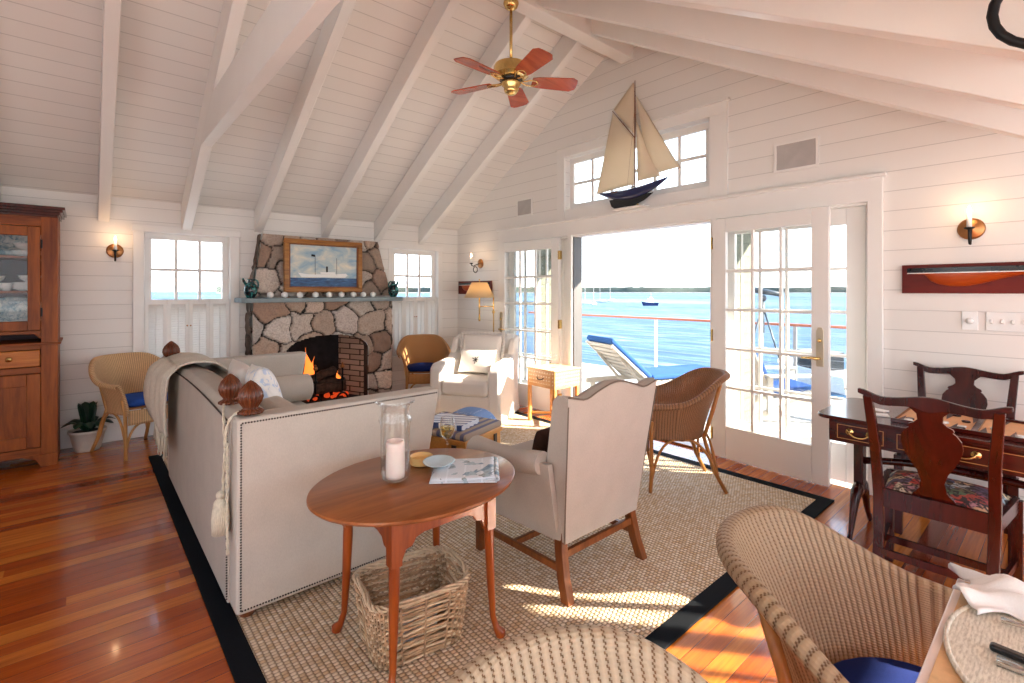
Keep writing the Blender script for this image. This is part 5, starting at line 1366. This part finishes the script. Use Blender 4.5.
for i, (x, y) in enumerate(spots_):
    src = white if i % 2 == 0 else dark; o = src if i < 2 else src.copy()
    if i >= 2: C.objects.link(o)
    o.location = (3.36+x, .31+y, .7425+.0093)
    tag(o, 'round %s playing piece on the game board' % ('white' if i % 2 == 0 else 'dark brown'), 'game piece', 'white board game pieces' if i % 2 == 0 else 'dark board game pieces')
for x, y, a, lb in ((3.26, .70, 20, 'white card lying on the left end of the games table'), (3.38, .73, -15, 'pale folded card beside the game board on the games table')):
    o = MB().box((0, 0, .004), (.06, .09, .008)).build('playing_card', 'ceramic', bevel=.001); o.location = (x, y, .7425); o.rotation_euler = (0, 0, R(a)); tag(o, lb, 'card', 'cards on the games table')

def splat_chair(label, loc, rz):
    t = thing('splat_back_chair', label, 'chair', loc, rz, 'mahogany splat-back chairs')
    # local front +Y; back plane y=-.20 leaning back
    def yb(z): return -.20-.10*max(0, z-.43)/.55
    for s in (-1, 1):
        m = MB(); pts = [(s*.19, -.27, 0), (s*.19, -.215, .25), (s*.195, yb(.43), .43), (s*.198, yb(.7), .70), (s*.215, yb(.97), .975)]
        rg_ = []
        for i, (x, y, z) in enumerate(pts):
            w_ = .02 if i < 4 else .017; rg_.append([m.b.verts.new((x+dx*w_, y+dy*.016, z)) for dx, dy in ((-1, -1), (1, -1), (1, 1), (-1, 1))])
        for A, B in zip(rg_, rg_[1:]):
            for j in range(4): m.b.faces.new((A[j], A[(j+1) % 4], B[(j+1) % 4], B[j]))
        m.b.faces.new(rg_[0][::-1]); m.b.faces.new(rg_[-1]); m.build('rear_leg', 'mahog', t, bevel=.004)
        m = MB(); m.hexa([(s*.235-.018, .20-.018, 0), (s*.235+.018, .20-.018, 0), (s*.235+.018, .20+.018, 0), (s*.235-.018, .20+.018, 0)], [(s*.235-.021, .20-.021, .42), (s*.235+.021, .20-.021, .42), (s*.235+.021, .20+.021, .42), (s*.235-.021, .20+.021, .42)]); m.build('front_leg', 'mahog', t, bevel=.003)
        MB().beam((s*.19, -.225, .17), (s*.235, .20, .17), .016, .028).build('stretcher', 'mahog', t)
        MB().beam((s*.192, -.20, .405), (s*.235, .20, .405), .022, .055).build('seat_rail', 'mahog', t, bevel=.002)
    MB().beam((-.19, -.235, .20), (.19, -.235, .20), .016, .028).build('stretcher', 'mahog', t); MB().beam((-.21, .02, .17), (.21, .02, .17), .016, .028).build('stretcher', 'mahog', t)
    MB().beam((-.235, .20, .405), (.235, .20, .405), .022, .055).build('seat_rail', 'mahog', t, bevel=.002)
    MB().beam((-.19, -.20, .415), (.19, -.20, .415), .024, .075).build('seat_rail', 'mahog', t, bevel=.002)
    m = MB(); n = 24; up_, lo_ = [], []       # yoke crest rail with upturned ears
    for i in range(n+1):
        u = i/n*2-1; x = u*.252; zt_ = .985+.025*math.cos(u*PI)*(abs(u) < .75)+.030*max(0, (abs(u)-.6)/.4)**1.3 - .01; zt_ = .975+.028*math.exp(-(u/.38)**2)+.035*smooth01((abs(u)-.62)/.38)
        th_ = .045*(1-.45*smooth01((abs(u)-.75)/.25))+.035*math.exp(-(u/.2)**2)
        up_.append((x, yb(.97)-.012*u*u*1.0, zt_)); lo_.append((x, yb(.97)-.012*u*u, zt_-th_))
    m.prism(up_+lo_[::-1], (0, .022, 0)); m.build('crest_rail', 'mahog', t, bevel=.004)
    prof_ = [(.44, .082), (.47, .066), (.50, .046), (.55, .040), (.60, .052), (.65, .075), (.70, .094), (.75, .104), (.79, .100), (.82, .084), (.832, .072), (.838, .078), (.85, .074), (.862, .055), (.88, .042), (.91, .044), (.94, .068), (.975, .10)]
    m = MB(); L_ = [(-w_, yb(z)+.006, z) for z, w_ in prof_]; Rr = [(w_, yb(z)+.006, z) for z, w_ in prof_]
    for side in (0,):
        for (l1, r1), (l2, r2) in zip(zip(L_, Rr), zip(L_[1:], Rr[1:])):
            o_ = (0, .014, 0); m.hexa([l1, r1, tuple(Vector(r1)+Vector(o_)), tuple(Vector(l1)+Vector(o_))], [l2, r2, tuple(Vector(r2)+Vector(o_)), tuple(Vector(l2)+Vector(o_))])
    bmesh.ops.remove_doubles(m.b, verts=m.b.verts, dist=.0004)
    m.build('back_splat', 'mahog', t)
    m = MB()
    m.grid(lambda u, v: ((u-.5)*(.36+.09*v), -.185+.37*v, .430+.048*max(0, (1-abs(u*2-1)**3)*(1-abs(v*2-1)**3))**.5), 14, 14); m.grid(lambda u, v: ((u-.5)*(.36+.09*v), -.185+.37*v, .428), 14, 14)
    bmesh.ops.remove_doubles(m.b, verts=m.b.verts, dist=.003); m.build('seat_pad', 'tapestry', t, smooth=True, label='floral tapestry seat')
    for ch in t.children:          # seat a little higher, back a little shorter
        for v in ch.data.vertices: v.co.z = v.co.z*1.15 if v.co.z < .46 else .529+(v.co.z-.46)*.86
    return t
qa1 = splat_chair('mahogany splat-back chair with tapestry seat on the near side of the games table', (3.0, .405, 0), face(1, .0))
qa2 = splat_chair('mahogany splat-back chair between the games table and the white wall', (3.80, .44, 0), face(-1, 0))

qa1.scale = (1, 1, .97); qa2.scale = (1, 1, .955)
# ------------------------------------------------------------------ dining table in the corner
dt = thing('dining_table', 'dining table with a tan surface and pale edge in the bottom right corner', 'table', (.60, -.50, 0))
MB().bb(-.955, .95, -.67, .68, .71, .746).build('tabletop_edge', 'white_edge' if 'white_edge' in M else 'trim', dt, bevel=.004)
MB().bb(-.94, .935, -.655, .665, .745, .7485).build('tabletop', 'tan', dt)
for sx in (-1, 1):
    for sy in (-1, 1): MB().lathe([(.03, 0), (.035, .05), (.028, .1), (.045, .35), (.04, .6), (.05, .71)], (sx*.80, sy*.45, 0), 16).build('leg', 'trim', dt, smooth=True)
DZ = .7495
def mat_(x, y, label):
    m = MB(); n = 60; m.slab([(.235*math.cos(2*PI*i/n), .165*math.sin(2*PI*i/n), 0) for i in range(n)], .005)
    o = m.build('placemat', 'straw'); o.location = (x, y, DZ); tag(o, label, 'placemat', 'oval straw placemats')
    e = MB(); e.tube([(.235*math.cos(2*PI*i/n), .165*math.sin(2*PI*i/n), .004) for i in range(n)], .0045, 6, closed=True); e.build('braided_edge', 'straw', o, smooth=True)
    return o
mat_(1.295, .0, 'oval braided straw placemat at the corner of the dining table')
# napkin: crumpled white cloth
def nap(u, v):
    a, b = u*2-1, v*2-1
    x = a*.145*(1-.12*math.sin(b*5)); y = b*.075*(1+.25*math.sin(a*4+1)); 
    if u < .2: y *= 1+ (0.2-u)*2.2; 
    z = .010+.050*(1-b*b)**.8*(1-a*a*.7)+.010*math.sin(a*9+b*3)*(1-b*b)+.006*math.sin(b*14+a*4)
    z += .010*noise.noise(Vector((a*3, b*3, 1)))
    return (x, y, max(.002, z))
o = MB().grid(nap, 40, 26).build('cloth_napkin', 'napkin' if 'napkin' in M else 'pillow_white', smooth=True, solid=.003); o.location = (1.49, .02, DZ-.001); o.rotation_euler = (0, 0, R(-80))
tag(o, 'crumpled white cloth napkin on the far corner of the dining table', 'napkin')
t = thing('table_knife', 'table knife with a black handle lying on the straw placemat', 'knife', (1.262, .055, DZ+.006), R(-93))
MB().box((0, 0, .008), (.095, .018, .013)).build('knife_handle', 'blackpaint', t, bevel=.005, seg=3, label='black handle')
m = MB(); m.prism([(.045, -.007, .006), (.17, -.009, .006), (.19, .004, .006), (.045, .007, .006)], (0, 0, .002)); m.build('knife_blade', 'silver', t)
t = thing('table_fork', 'silver fork lying beside the knife on the straw placemat', 'fork', (1.225, .05, DZ+.006), R(-90))
MB().tube([(-.04, 0, .006), (.03, 0, .007), (.09, 0, .009), (.12, 0, .006)], [.009, .006, .003, .006], 8, flat=1).build('fork_handle', 'silver', t, smooth=True)
m = MB()
for k in range(4): m.tube([(.12, (k-1.5)*.004, .006), (.17, (k-1.5)*.006, .008)], .0015, 5)
m.build('tines', 'silver', t)
t = thing('table_spoon', 'pale spoon resting on the right side of the straw placemat', 'spoon', (1.385, -.045, DZ+.006), R(92))
MB().ball((0, 0, .008), .024, (1.4, 1, .35)).build('spoon_bowl', 'silver', t, smooth=True)
MB().tube([(.03, 0, .008), (.08, 0, .012), (.14, 0, .008)], [.004, .003, .006], 8).build('spoon_handle', 'silver', t, smooth=True)

# ------------------------------------------------------------------ ceiling fan
cf = thing('ceiling_fan', 'brass ceiling fan with five reddish wooden blades hanging from the ridge beam', 'fan', (2.585, 2.975, .035))
m = MB(); m.lathe([(.0, 3.709), (.06, 3.709), (.063, 3.695), (.05, 3.665), (.03, 3.65), (.012, 3.64), (0, 3.64)], seg=30); m.build('canopy', 'brass', cf, smooth=True)
MB().tube([(0, 0, 3.65), (0, 0, 3.20)], .012, 12).build('downrod', 'brass', cf, smooth=True)
m = MB(); m.lathe([(.02, 3.22), (.06, 3.215), (.13, 3.20), (.14, 3.18), (.14, 3.115), (.12, 3.10), (.10, 3.09)], seg=36); m.build('motor_housing', 'brass', cf, smooth='angle')
MB().lathe([(.088, 3.098), (.088, 3.07), (.07, 3.065), (0, 3.065)], seg=24, lobes=12, amp=.1).build('motor_vents', 'blackpaint', cf, smooth=True)
m = MB(); m.lathe([(.075, 3.067), (.078, 3.04), (.055, 3.02), (.058, 3.0), (.05, 2.98), (.03, 2.965), (0, 2.96)], seg=30); m.build('switch_housing', 'brass', cf, smooth=True)
for k in range(5):
    a = R(FANA+72*k); rt_ = Matrix.Rotation(a, 4, 'Z'); tilt = Matrix.Translation((0, 0, 3.075)) @ Matrix.Rotation(R(-12), 4, 'X')
    out = [(.17, -.055), (.22, -.068), (.50, -.086), (.54, -.058), (.545, -.03), (.545, .03), (.54, .058), (.50, .086), (.22, .068), (.17, .055)]
    m = MB(); m.slab([(x, y, -.004) for x, y in out], .008)
    bmesh.ops.transform(m.b, matrix=rt_ @ tilt, verts=m.b.verts); m.build('fan_blade', 'fanblade', cf, bevel=.002)
    m = MB()
    m.tube([(.07, 0, .0), (.11, -.02, -.012), (.15, -.035, -.01), (.20, -.03, -.007)], .006, 6); m.tube([(.07, 0, .0), (.11, .02, -.012), (.15, .035, -.01), (.20, .03, -.007)], .006, 6); m.tube([(.20, -.03, -.008), (.22, 0, -.008), (.20, .03, -.008)], .006, 6)
    bmesh.ops.transform(m.b, matrix=rt_ @ tilt, verts=m.b.verts); m.build('blade_bracket', 'brass', cf, smooth=True)

# ------------------------------------------------------------------ model yacht on the header shelf
SHX, SHY, SHZ = XB-.075, 2.89, 2.233
sh_ = thing('model_yacht', 'model gaff yacht with cream sails and navy hull standing on the door header', 'ship model', (SHX, SHY, SHZ)); sh_.scale = (.94, .94, 1.0)
# local: bow towards -Y (right in the picture)
MB().bb(-.055, .055, -.20, .20, 0, .018).build('display_base', 'trim', sh_, bevel=.004)
m = MB(); m.bb(-.006, .006, -.10, -.085, .015, .09); m.bb(-.006, .006, .085, .10, .015, .09); m.build('stand', 'brass', sh_)
def hull(u, v):
    y = .42-.86*u; wv = math.sin(PI*min(1, max(0, .03+.94*u)))**.75; an = (v-.5)*PI
    sheer = .17+.045*(2*u-1)**2+.03*u
    dep = .09*math.sin(PI*(.02+.96*u))**.9
    return (.062*wv*math.sin(an), y, sheer-dep*max(0, math.cos(an))**.75)
MB().grid(hull, 36, 16).build('hull', 'navyhull', sh_, smooth=True, solid=.002)
m = MB(); m.grid(lambda u, v: (.060*math.sin(PI*min(1, max(0, .03+.94*u)))**.75*(v*2-1), .42-.86*u, .168+.045*(2*u-1)**2+.03*u), 36, 4); m.build('deck_planking', 'inlay', sh_, solid=.002)
m = MB(); kp = [(0, .27, .12), (0, .24, .05), (0, .19, .02), (0, -.04, .022), (0, -.18, .07), (0, -.28, .125), (0, 0, .13)]
m.prism([(x-.008, y, z) for x, y, z in kp], (.016, 0, 0)); m.build('keel', 'blackpaint', sh_, bevel=.004)
m = MB(); mast_y = -.06
m.tube([(0, mast_y, 0.170), (0, mast_y, 1.051), (0, mast_y, 1.255)], [.007, .006, .003], 8); m.tube([(0, mast_y+.01, 0.215), (0, .47, 0.187)], [.005, .004], 6); m.tube([(0, mast_y, 0.690), (0, .23, 1.029)], [.005, .003], 6); m.tube([(0, -.38, 0.260), (0, -.58, 0.311)], [.005, .003], 6)
m.build('mast_and_spars', 'walnut', sh_, smooth=True)
def sail(p0, p1, p2, p3, belly):
    p0, p1, p2, p3 = map(Vector, (p0, p1, p2, p3))
    def f(u, v):
        a = p0.lerp(p1, u); b = p3.lerp(p2, u); p = a.lerp(b, v); p.x -= belly*math.sin(PI*u)*math.sin(PI*min(1, v*.9+.05)); return p
    return f
MB().grid(sail((0, mast_y+.01, 0.238), (0, .45, 0.204), (0, .225, 1.012), (0, mast_y+.01, 0.690), .05), 14, 14).build('mainsail', 'sail', sh_, smooth=True, solid=.002)
MB().grid(sail((0, mast_y+.01, 0.735), (0, .215, 1.040), (0, mast_y+.02, 1.243), (0, mast_y+.01, 1.221), .02), 8, 8).build('topsail', 'sail', sh_, smooth=True, solid=.002)
MB().grid(sail((0, mast_y-.03, 0.260), (0, -.36, 0.266), (0, mast_y-.02, 0.848), (0, mast_y-.02, 0.825), .04), 10, 10).build('staysail', 'sail', sh_, smooth=True, solid=.002)
MB().grid(sail((.01, -.22, 0.294), (.01, -.565, 0.317), (0, mast_y-.02, 1.097), (0, mast_y-.02, 1.074), .045), 10, 10).build('jib', 'sail', sh_, smooth=True, solid=.002)
m = MB()
for a, b in (((0, -.575, 0.314), (0, mast_y, 1.119)), ((0, .40, 0.227), (0, mast_y, 1.164)), ((.055, 0, 0.193), (0, mast_y, 0.995)), ((-.055, 0, 0.193), (0, mast_y, 0.995)), ((.055, -.1, 0.193), (0, mast_y, 0.995)), ((-.055, -.1, 0.193), (0, mast_y, 0.995))): m.tube([a, b], .0011, 4)
m.build('rigging', 'walnut', sh_)

# ------------------------------------------------------------------ black iron hanging lamp over the dining table
hl = thing('hanging_lamp', 'black wrought-iron hanging lamp with curved hoops at the top right corner', 'lamp', (1.985, -.165, 0))
m = MB()
for k in range(4):
    a = R(98+90*k); c_, s_ = math.cos(a), math.sin(a)
    m.tube([((.05+.15*math.sin(t*PI))*c_ if False else (.18+.14*math.cos(q))*c_, (.18+.14*math.cos(q))*s_, 2.20+.12*math.sin(q)) for q in [R(i*15) for i in range(-12, 13)]], .013, 8)
m.tube([(0, 0, 1.98), (0, 0, 2.34)], .012); m.build('iron_hoops', 'iron', hl, smooth=True)
MB().lathe([(.02, 2.30), (.03, 2.20), (.05, 2.13), (.05, 2.06), (.02, 2.04), (0, 2.04)], seg=20).build('lamp_body', 'iron', hl, smooth=True)
for k in range(4):
    a = R(98+90*k); MB().lathe([(.012, 2.09), (.012, 2.17), (.004, 2.185)], (.18*math.cos(a), .18*math.sin(a), 0), 10).build('candle', 'candle_sleeve', hl, smooth=True)

# ------------------------------------------------------------------ outside: deck, rail, loungers, sea, far shore
DKZ = -.06
struct(MB().bb(XB+.141, 7.75, -7, 8.2, DKZ-.08, DKZ).build('deck', 'deck'), 'pale wooden deck outside the doors')
rl = thing('deck_railing', 'deck railing with a reddish wooden handrail, slim posts and horizontal cables', 'railing', (7.6, 0, DKZ))
MB().bb(-.045, .045, -6.9, 8.1, .98, 1.015).build('handrail', 'rail', rl, bevel=.006)
for y in (-6.8, -4.4, -2.0, .3, 2.6, 4.85, 7.0): MB().bb(-.02, .02, y-.02, y+.02, 0, .98).build('post', 'grey_metal', rl)
m = MB()
for k in range(8): m.tube([(0, -6.8, .12+k*.105), (0, 8, .12+k*.105)], .0022, 5)
m.build('cable', 'grey_metal', rl)
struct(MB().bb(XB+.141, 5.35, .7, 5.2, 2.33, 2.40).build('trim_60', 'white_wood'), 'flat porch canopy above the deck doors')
# chaise with raised back by the railing
def lounger(loc, rz, label, back=R(38)):
    t = thing('deck_lounger', label, 'lounger', loc, rz, 'deck loungers')
    m = MB()
    for s in (-1, 1): m.bb(s*.31-.02, s*.31+.02, -.6, 1.3, .26, .33)
    for i in range(14): m.bb(-.3, .3, -.02+i*.095, .05+i*.095, .315, .335)
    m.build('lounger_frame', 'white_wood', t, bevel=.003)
    for s in (-1, 1):
        for y in (-.5, 1.15): MB().bb(s*.31-.02, s*.31+.02, y-.03, y+.03, 0, .27).build('leg', 'white_wood', t)
    mt_ = Matrix.Translation((0, -.03, .33)) @ Matrix.Rotation(-back, 4, 'X')
    m = MB()
    for s in (-1, 1): m.box((s*.28, -.38, .0), (.04, .76, .03), mtx=mt_)
    for i in range(8): m.box((0, -.06-i*.095, .0), (.56, .065, .018), mtx=mt_)
    m.build('lounger_back', 'white_wood', t, bevel=.002)
    for s in (-1, 1): MB().beam((s*.24, -.10, .28), tuple(mt_ @ Vector((s*.24, -.55, -.02))), .025, .03).build('back_prop', 'white_wood', t)
    m = MB(); m.box((0, -.40, .055), (.58, .80, .07), mtx=mt_); m.build('pad_back', 'pad_blue', t, bevel=.03, seg=3)
    m = MB(); m.box((0, .64, .375), (.58, 1.26, .07)); m.build('pad_seat', 'pad_blue', t, bevel=.03, seg=3)
    return t
lounger((5.50, 3.78, DKZ), face(.95, -.31), 'white slatted deck lounger with blue pad and raised back outside the open doorway', R(40))
# adirondack style chair behind the right door
def deck_chair(loc, rz, label):
    t = thing('adirondack_chair', label, 'chair', loc, rz, 'slatted deck chairs')
    mt_ = Matrix.Translation((0, -.22, .26)) @ Matrix.Rotation(R(22), 4, 'X')
    for i in range(6):
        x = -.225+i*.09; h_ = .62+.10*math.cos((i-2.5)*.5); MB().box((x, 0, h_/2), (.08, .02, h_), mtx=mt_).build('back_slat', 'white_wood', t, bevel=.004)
    m = MB()
    for i in range(6): m.box((0, -.18+i*.09, .27+.018*i), (.52, .078, .02), (R(11), 0, 0))
    m.build('seat_slats', 'white_wood', t)
    for s in (-1, 1):
        MB().bb(s*.30-.06, s*.30+.06, -.32, .38, .52, .545).build('arm', 'white_wood', t, bevel=.004)
        MB().bb(s*.28-.018, s*.28+.018, .28, .36, 0, .52).build('leg', 'white_wood', t); MB().beam((s*.27, .34, .30), (s*.27, -.5, .04), .025, .09).build('rear_leg', 'white_wood', t)
        MB().bb(s*.28-.018, s*.28+.018, -.30, -.24, .12, .52).build('rear_post', 'white_wood', t)
    MB().box((0, .04, .345), (.46, .46, .07), (R(10), 0, 0)).build('seat_cushion', 'pad_blue', t, bevel=.02)
    MB().box((.0, .05, .34), (.42, .07, .56), mtx=mt_).build('back_cushion', 'pad_blue', t, bevel=.02)
    return t
deck_chair((6.15, 2.28, DKZ), face(.75, -.6), 'pale slatted deck chair with blue cushion behind the right glass door')
deck_chair((5.6, .95, DKZ), face(.6, .7), 'slatted deck chair with blue cushion seen through the narrow side light')
# telescope
t = thing('spotting_telescope', 'telescope on a tall grey tripod standing on the deck behind the right door', 'telescope', (7.15, 2.86, DKZ))
for a in (80, 200, 320):
    c_, s_ = math.cos(R(a)), math.sin(R(a)); MB().tube([(.03*c_, .03*s_, 1.18), (.40*c_, .40*s_, 0)], .012, 8).build('tripod_leg', 'grey_dark', t, smooth=True)
m = MB(); m.tube([(0, 0, .9), (0, 0, 1.36)], .022); m.ball((0, 0, 1.2), .045); m.ball((0, 0, 1.38), .05); m.build('tripod_head', 'grey_dark', t, smooth=True)
m = MB(); m.tube([(-.05, .30, 1.53), (.02, -.02, 1.47), (.06, -.22, 1.43)], [.045, .04, .03], 14); m.build('telescope_tube', 'grey_dark', t, smooth=True)
# fence, dock pieces and dinghy beyond on the right
for y_, lb, x0_ in ((2.02, 'grey-green shingled panel standing outside the left column of the right door panes', 4.54), (4.42, 'grey-green shingled panel standing outside the left hand door', 4.53)):
    t = thing('shingled_panel', lb, 'panel', (x0_, y_, DKZ), 0, 'shingled panels outside the doors')
    MB().bb(-.22, .22, -.018, .018, 0, 2.15).build('shingle_face', 'shingle', t)
    for x_ in (-.235, .0, .235): MB().bb(x_-.02, x_+.02, -.024, .024, 0, 2.16).build('frame_post', 'white_wood', t)
# harbour float with boats to the right
m = MB()
SEAZ = -3.2
struct(MB().bb(7.75, 4200, -3200, 4200, SEAZ-1, SEAZ).build('sea', 'water'), 'calm blue sea below the deck')
def far_land():
    m = MB(); n = 260; R0 = 1500
    A, B, Cc = [], [], []
    for i in range(n+1):
        a = R(-75+155*i/n); r_ = R0+240*noise.noise(Vector((i*.05, 0, 0)))
        x, y = r_*math.cos(a), r_*math.sin(a); h_ = 16+5*noise.noise(Vector((i*.11, 4, 0)))+3.0*noise.noise(Vector((i*.9, 8, 0)))
        A.append(m.b.verts.new((x, y, SEAZ))); B.append(m.b.verts.new((x*1.005, y*1.005, SEAZ+h_))); Cc.append(m.b.verts.new((x*1.25, y*1.25, SEAZ+h_*.9)))
    for i in range(n):
        m.b.faces.new((A[i], A[i+1], B[i+1], B[i])); m.b.faces.new((B[i], B[i+1], Cc[i+1], Cc[i]))
    return m
struct(far_land().build('far_shore', 'land', smooth=True), 'low wooded shore across the water')
m = MB(); n = 200
for i in range(n):
    a0, a1 = R(-75+155*i/n), R(-75+155*(i+1)/n); r_ = 1230
    m.hexa([(r_*math.cos(a0), r_*math.sin(a0), SEAZ), (r_*math.cos(a1), r_*math.sin(a1), SEAZ), ((r_+60)*math.cos(a1), (r_+60)*math.sin(a1), SEAZ), ((r_+60)*math.cos(a0), (r_+60)*math.sin(a0), SEAZ)],
           [(r_*math.cos(a0), r_*math.sin(a0), SEAZ+1.2), (r_*math.cos(a1), r_*math.sin(a1), SEAZ+1.2), ((r_+60)*math.cos(a1), (r_+60)*math.sin(a1), SEAZ+1.5), ((r_+60)*math.cos(a0), (r_+60)*math.sin(a0), SEAZ+1.5)])
struct(m.build('shoreline', 'sand'), 'pale shoreline across the water')
def dirp(px_, dist):       # a bearing over the water, world direction
    r_ = (px_-512)/490.; d = Vector((.6574+r_*.7536, .7536-r_*.6574, 0)); d.normalize(); return d*dist
def sailboat(px_, dist, rz, label):
    p = dirp(px_, dist); t = thing('moored_sailboat', label, 'sailboat', (p.x, p.y, SEAZ), rz, 'moored sailboats'); t.scale = (.5, .5, .5)
    m = MB(); m.grid(lambda u, v: (1.5*math.sin(PI*min(1, .02+.9*u))**.6*math.sin((v-.5)*PI), 5-10*u, 1.1-1.1*max(0, math.cos((v-.5)*PI))**.6), 14, 8); m.grid(lambda u, v: (1.5*math.sin(PI*min(1, .02+.9*u))**.6*(v*2-1), 5-10*u, 1.1), 14, 2); m.bb(-.7, .7, -1.5, 2, 1.1, 1.6); m.build('boat_hull', 'boat_white', t, smooth='angle')
    MB().tube([(0, .8, 1.1), (0, .8, 13)], .09, 6).build('mast', 'boat_white', t); MB().tube([(0, .8, 2.2), (0, -3.6, 2.2)], .14, 6).build('boom', 'boat_white', t)
for px_, di, rz, lb in ((586, 180, 1.2, 'white sailboat at anchor nearest the left edge of the open doorway'), (594, 168, 2.0, 'larger white sailboat at anchor, lowest in the doorway view'), (601, 205, .5, 'white sailboat at anchor just right of the largest one'), (611, 215, 1.0, 'rightmost white sailboat at anchor in the doorway view')):
    sailboat(px_, di, rz, lb)
p = dirp(651, 160); t = thing('motor_boat', 'dark-hulled motor boat with a white cabin at anchor in mid doorway', 'boat', (p.x, p.y, SEAZ), R(140)); t.scale = (.62, .62, .8)
m = MB(); m.hexa([(-3.2, -1.0, 0), (3.0, -1.0, 0), (4.0, 0, 0), (3.0, 1.0, 0), (-3.2, 1.0, 0)], [(-3.6, -1.4, 1.2), (3.4, -1.4, 1.4), (5.0, 0, 1.7), (3.4, 1.4, 1.4), (-3.6, 1.4, 1.2)]); m.build('boat_hull', 'navyhull', t)
m = MB(); m.hexa([(-1, -1, 1.2), (2.4, -1, 1.3), (2.4, 1, 1.3), (-1, 1, 1.2)], [(-1, -.9, 2.9), (1.4, -.9, 2.9), (1.4, .9, 2.9), (-1, .9, 2.9)]); m.bb(-.4, .6, -.6, .6, 2.9, 3.5); m.build('boat_cabin', 'boat_white', t); MB().tube([(0, 0, 3.4), (0, 0, 5)], .06, 6).build('antenna', 'boat_white', t)
# neighbouring wharf to the right: float, piles, skiffs
wf = thing('wharf', 'neighbouring wooden wharf on piles seen through the right hand panes', 'wharf', (16, 1.0, SEAZ), R(0))
MB().bb(-4, 9, -6, .6, 1.2, 1.4).build('wharf_deck', 'deck', wf)
for i in range(8): MB().tube([(-3.8+i*1.7, .4, -1), (-3.8+i*1.7, .4, 2.6+.5*(i % 3))], .14, 8).build('pile', 'land', wf)
m = MB()
for k in range(3): m.bb(-4, 9, .38, .44, 1.6+k*.35, 1.68+k*.35)
m.build('wharf_rail', 'boat_white', wf)
for i, (x, y, rz, lb) in enumerate(((22.5, 4.2, .3, 'small white skiff alongside the neighbouring wharf'), (27, 8.0, 1.0, 'white launch with a dark window beyond the wharf'))):
    t = thing('skiff', lb, 'boat', (x, y, SEAZ), rz, 'boats by the wharf')
    m = MB(); m.hexa([(-2, -.6, 0), (1.8, -.6, 0), (2.4, 0, 0), (1.8, .6, 0), (-2, .6, 0)], [(-2.2, -.9, .8), (2, -.9, .9), (3.2, 0, 1.1), (2, .9, .9), (-2.2, .9, .8)]); m.build('boat_hull', 'boat_white', t)
    MB().bb(-.6, 1.1, -.6, .6, .8, 1.7).build('boat_cabin', 'blackpaint' if i else 'boat_white', t)

# land around the far sides of the house so windows never look on nothing
struct(MB().bb(-400, XB+.14, YA+8, 900, -3.3, -3.0).build('ground', 'sand_pale'), 'pale ground behind the fireplace wall')

# ------------------------------------------------------------------ light
wd = bpy.data.worlds.new('sky'); S.world = wd; wd.use_nodes = True; nt = wd.node_tree; nt.nodes.clear()
tc = nt.nodes.new('ShaderNodeTexCoord'); sx_ = nt.nodes.new('ShaderNodeSeparateXYZ'); nt.links.new(tc.outputs['Generated'], sx_.inputs[0])
rp = nt.nodes.new('ShaderNodeValToRGB'); nt.links.new(sx_.outputs[2], rp.inputs[0]); e = rp.color_ramp.elements
e[0].position = 0; e[0].color = (.93, .97, 1, 1); e[1].position = .55; e[1].color = (.5, .68, .95, 1)
x = e.new(.12); x.color = (.86, .94, 1, 1); x = e.new(.25); x.color = (.66, .82, 1, 1)
bg = nt.nodes.new('ShaderNodeBackground'); bg.inputs[1].default_value = SKY; nt.links.new(rp.outputs[0], bg.inputs[0])
ow = nt.nodes.new('ShaderNodeOutputWorld'); nt.links.new(bg.outputs[0], ow.inputs[0])
sl = bpy.data.lights.new('sun', 'SUN'); sl.energy = SUN; sl.angle = R(.6); sl.color = (1, .86, .68)
so = bpy.data.objects.new('sun', sl); C.objects.link(so)
az = Vector((-.64, .768)); el = R(ELEV); d = Vector((az.x*math.cos(el), az.y*math.cos(el), -math.sin(el)))
so.rotation_euler = d.to_track_quat('-Z', 'Y').to_euler(); so.location = (20, -20, 15)
# daylight portals in the openings (help the renderer find the sky)
def portal(loc, rot, w_, h_):
    L = bpy.data.lights.new('daylight_portal', 'AREA'); L.shape = 'RECTANGLE'; L.size = w_; L.size_y = h_; L.cycles.is_portal = True
    o = bpy.data.objects.new('daylight_portal', L); C.objects.link(o); o.location = loc; o.rotation_euler = rot
portal((XB+.25, 2.925, 1.03), (0, R(90), 0), 2.06, 3.95)
portal((XB+.25, (TR[0]+TR[1])/2, 2.59), (0, R(90), 0), .6, 1.75)
portal((XB+.25, -1.76, 1.07), (0, R(90), 0), 2.1, 1.16)
portal((XL-.25, 1.7, 1.35), (0, R(-90), 0), 1.5, 1.4); portal((XL-.25, -.95, 1.3), (0, R(-90), 0), 1.6, 1.3)
portal((1.0, YF-.25, 1.17), (R(90), 0, 0), 5.8, 1.95)
portal((.81, YA+.3, 1.28), (R(-90), 0, 0), .74, 1.45); portal((3.45, YA+.3, 1.28), (R(-90), 0, 0), .7, 1.45)

# ------------------------------------------------------------------ camera
cam = bpy.data.cameras.new('camera'); co = bpy.data.objects.new('camera', cam); C.objects.link(co); S.camera = co
cam.sensor_width = 36; cam.lens = 490./1024*36; cam.shift_y = -(341.5-291)/1024; cam.clip_start = .05; cam.clip_end = 9000
co.location = (0, 0, 1.42); co.rotation_euler = (R(90), 0, -R(41.1))
S.view_settings.view_transform = 'Standard'; S.view_settings.look = 'None'; S.view_settings.exposure = EXPO; S.view_settings.gamma = 1
S.view_settings.use_curve_mapping = False
S.cycles.max_bounces = 10; S.cycles.diffuse_bounces = 6; S.cycles.transparent_max_bounces = 16; S.cycles.glossy_bounces = 4
S.cycles.sample_clamp_indirect = 6
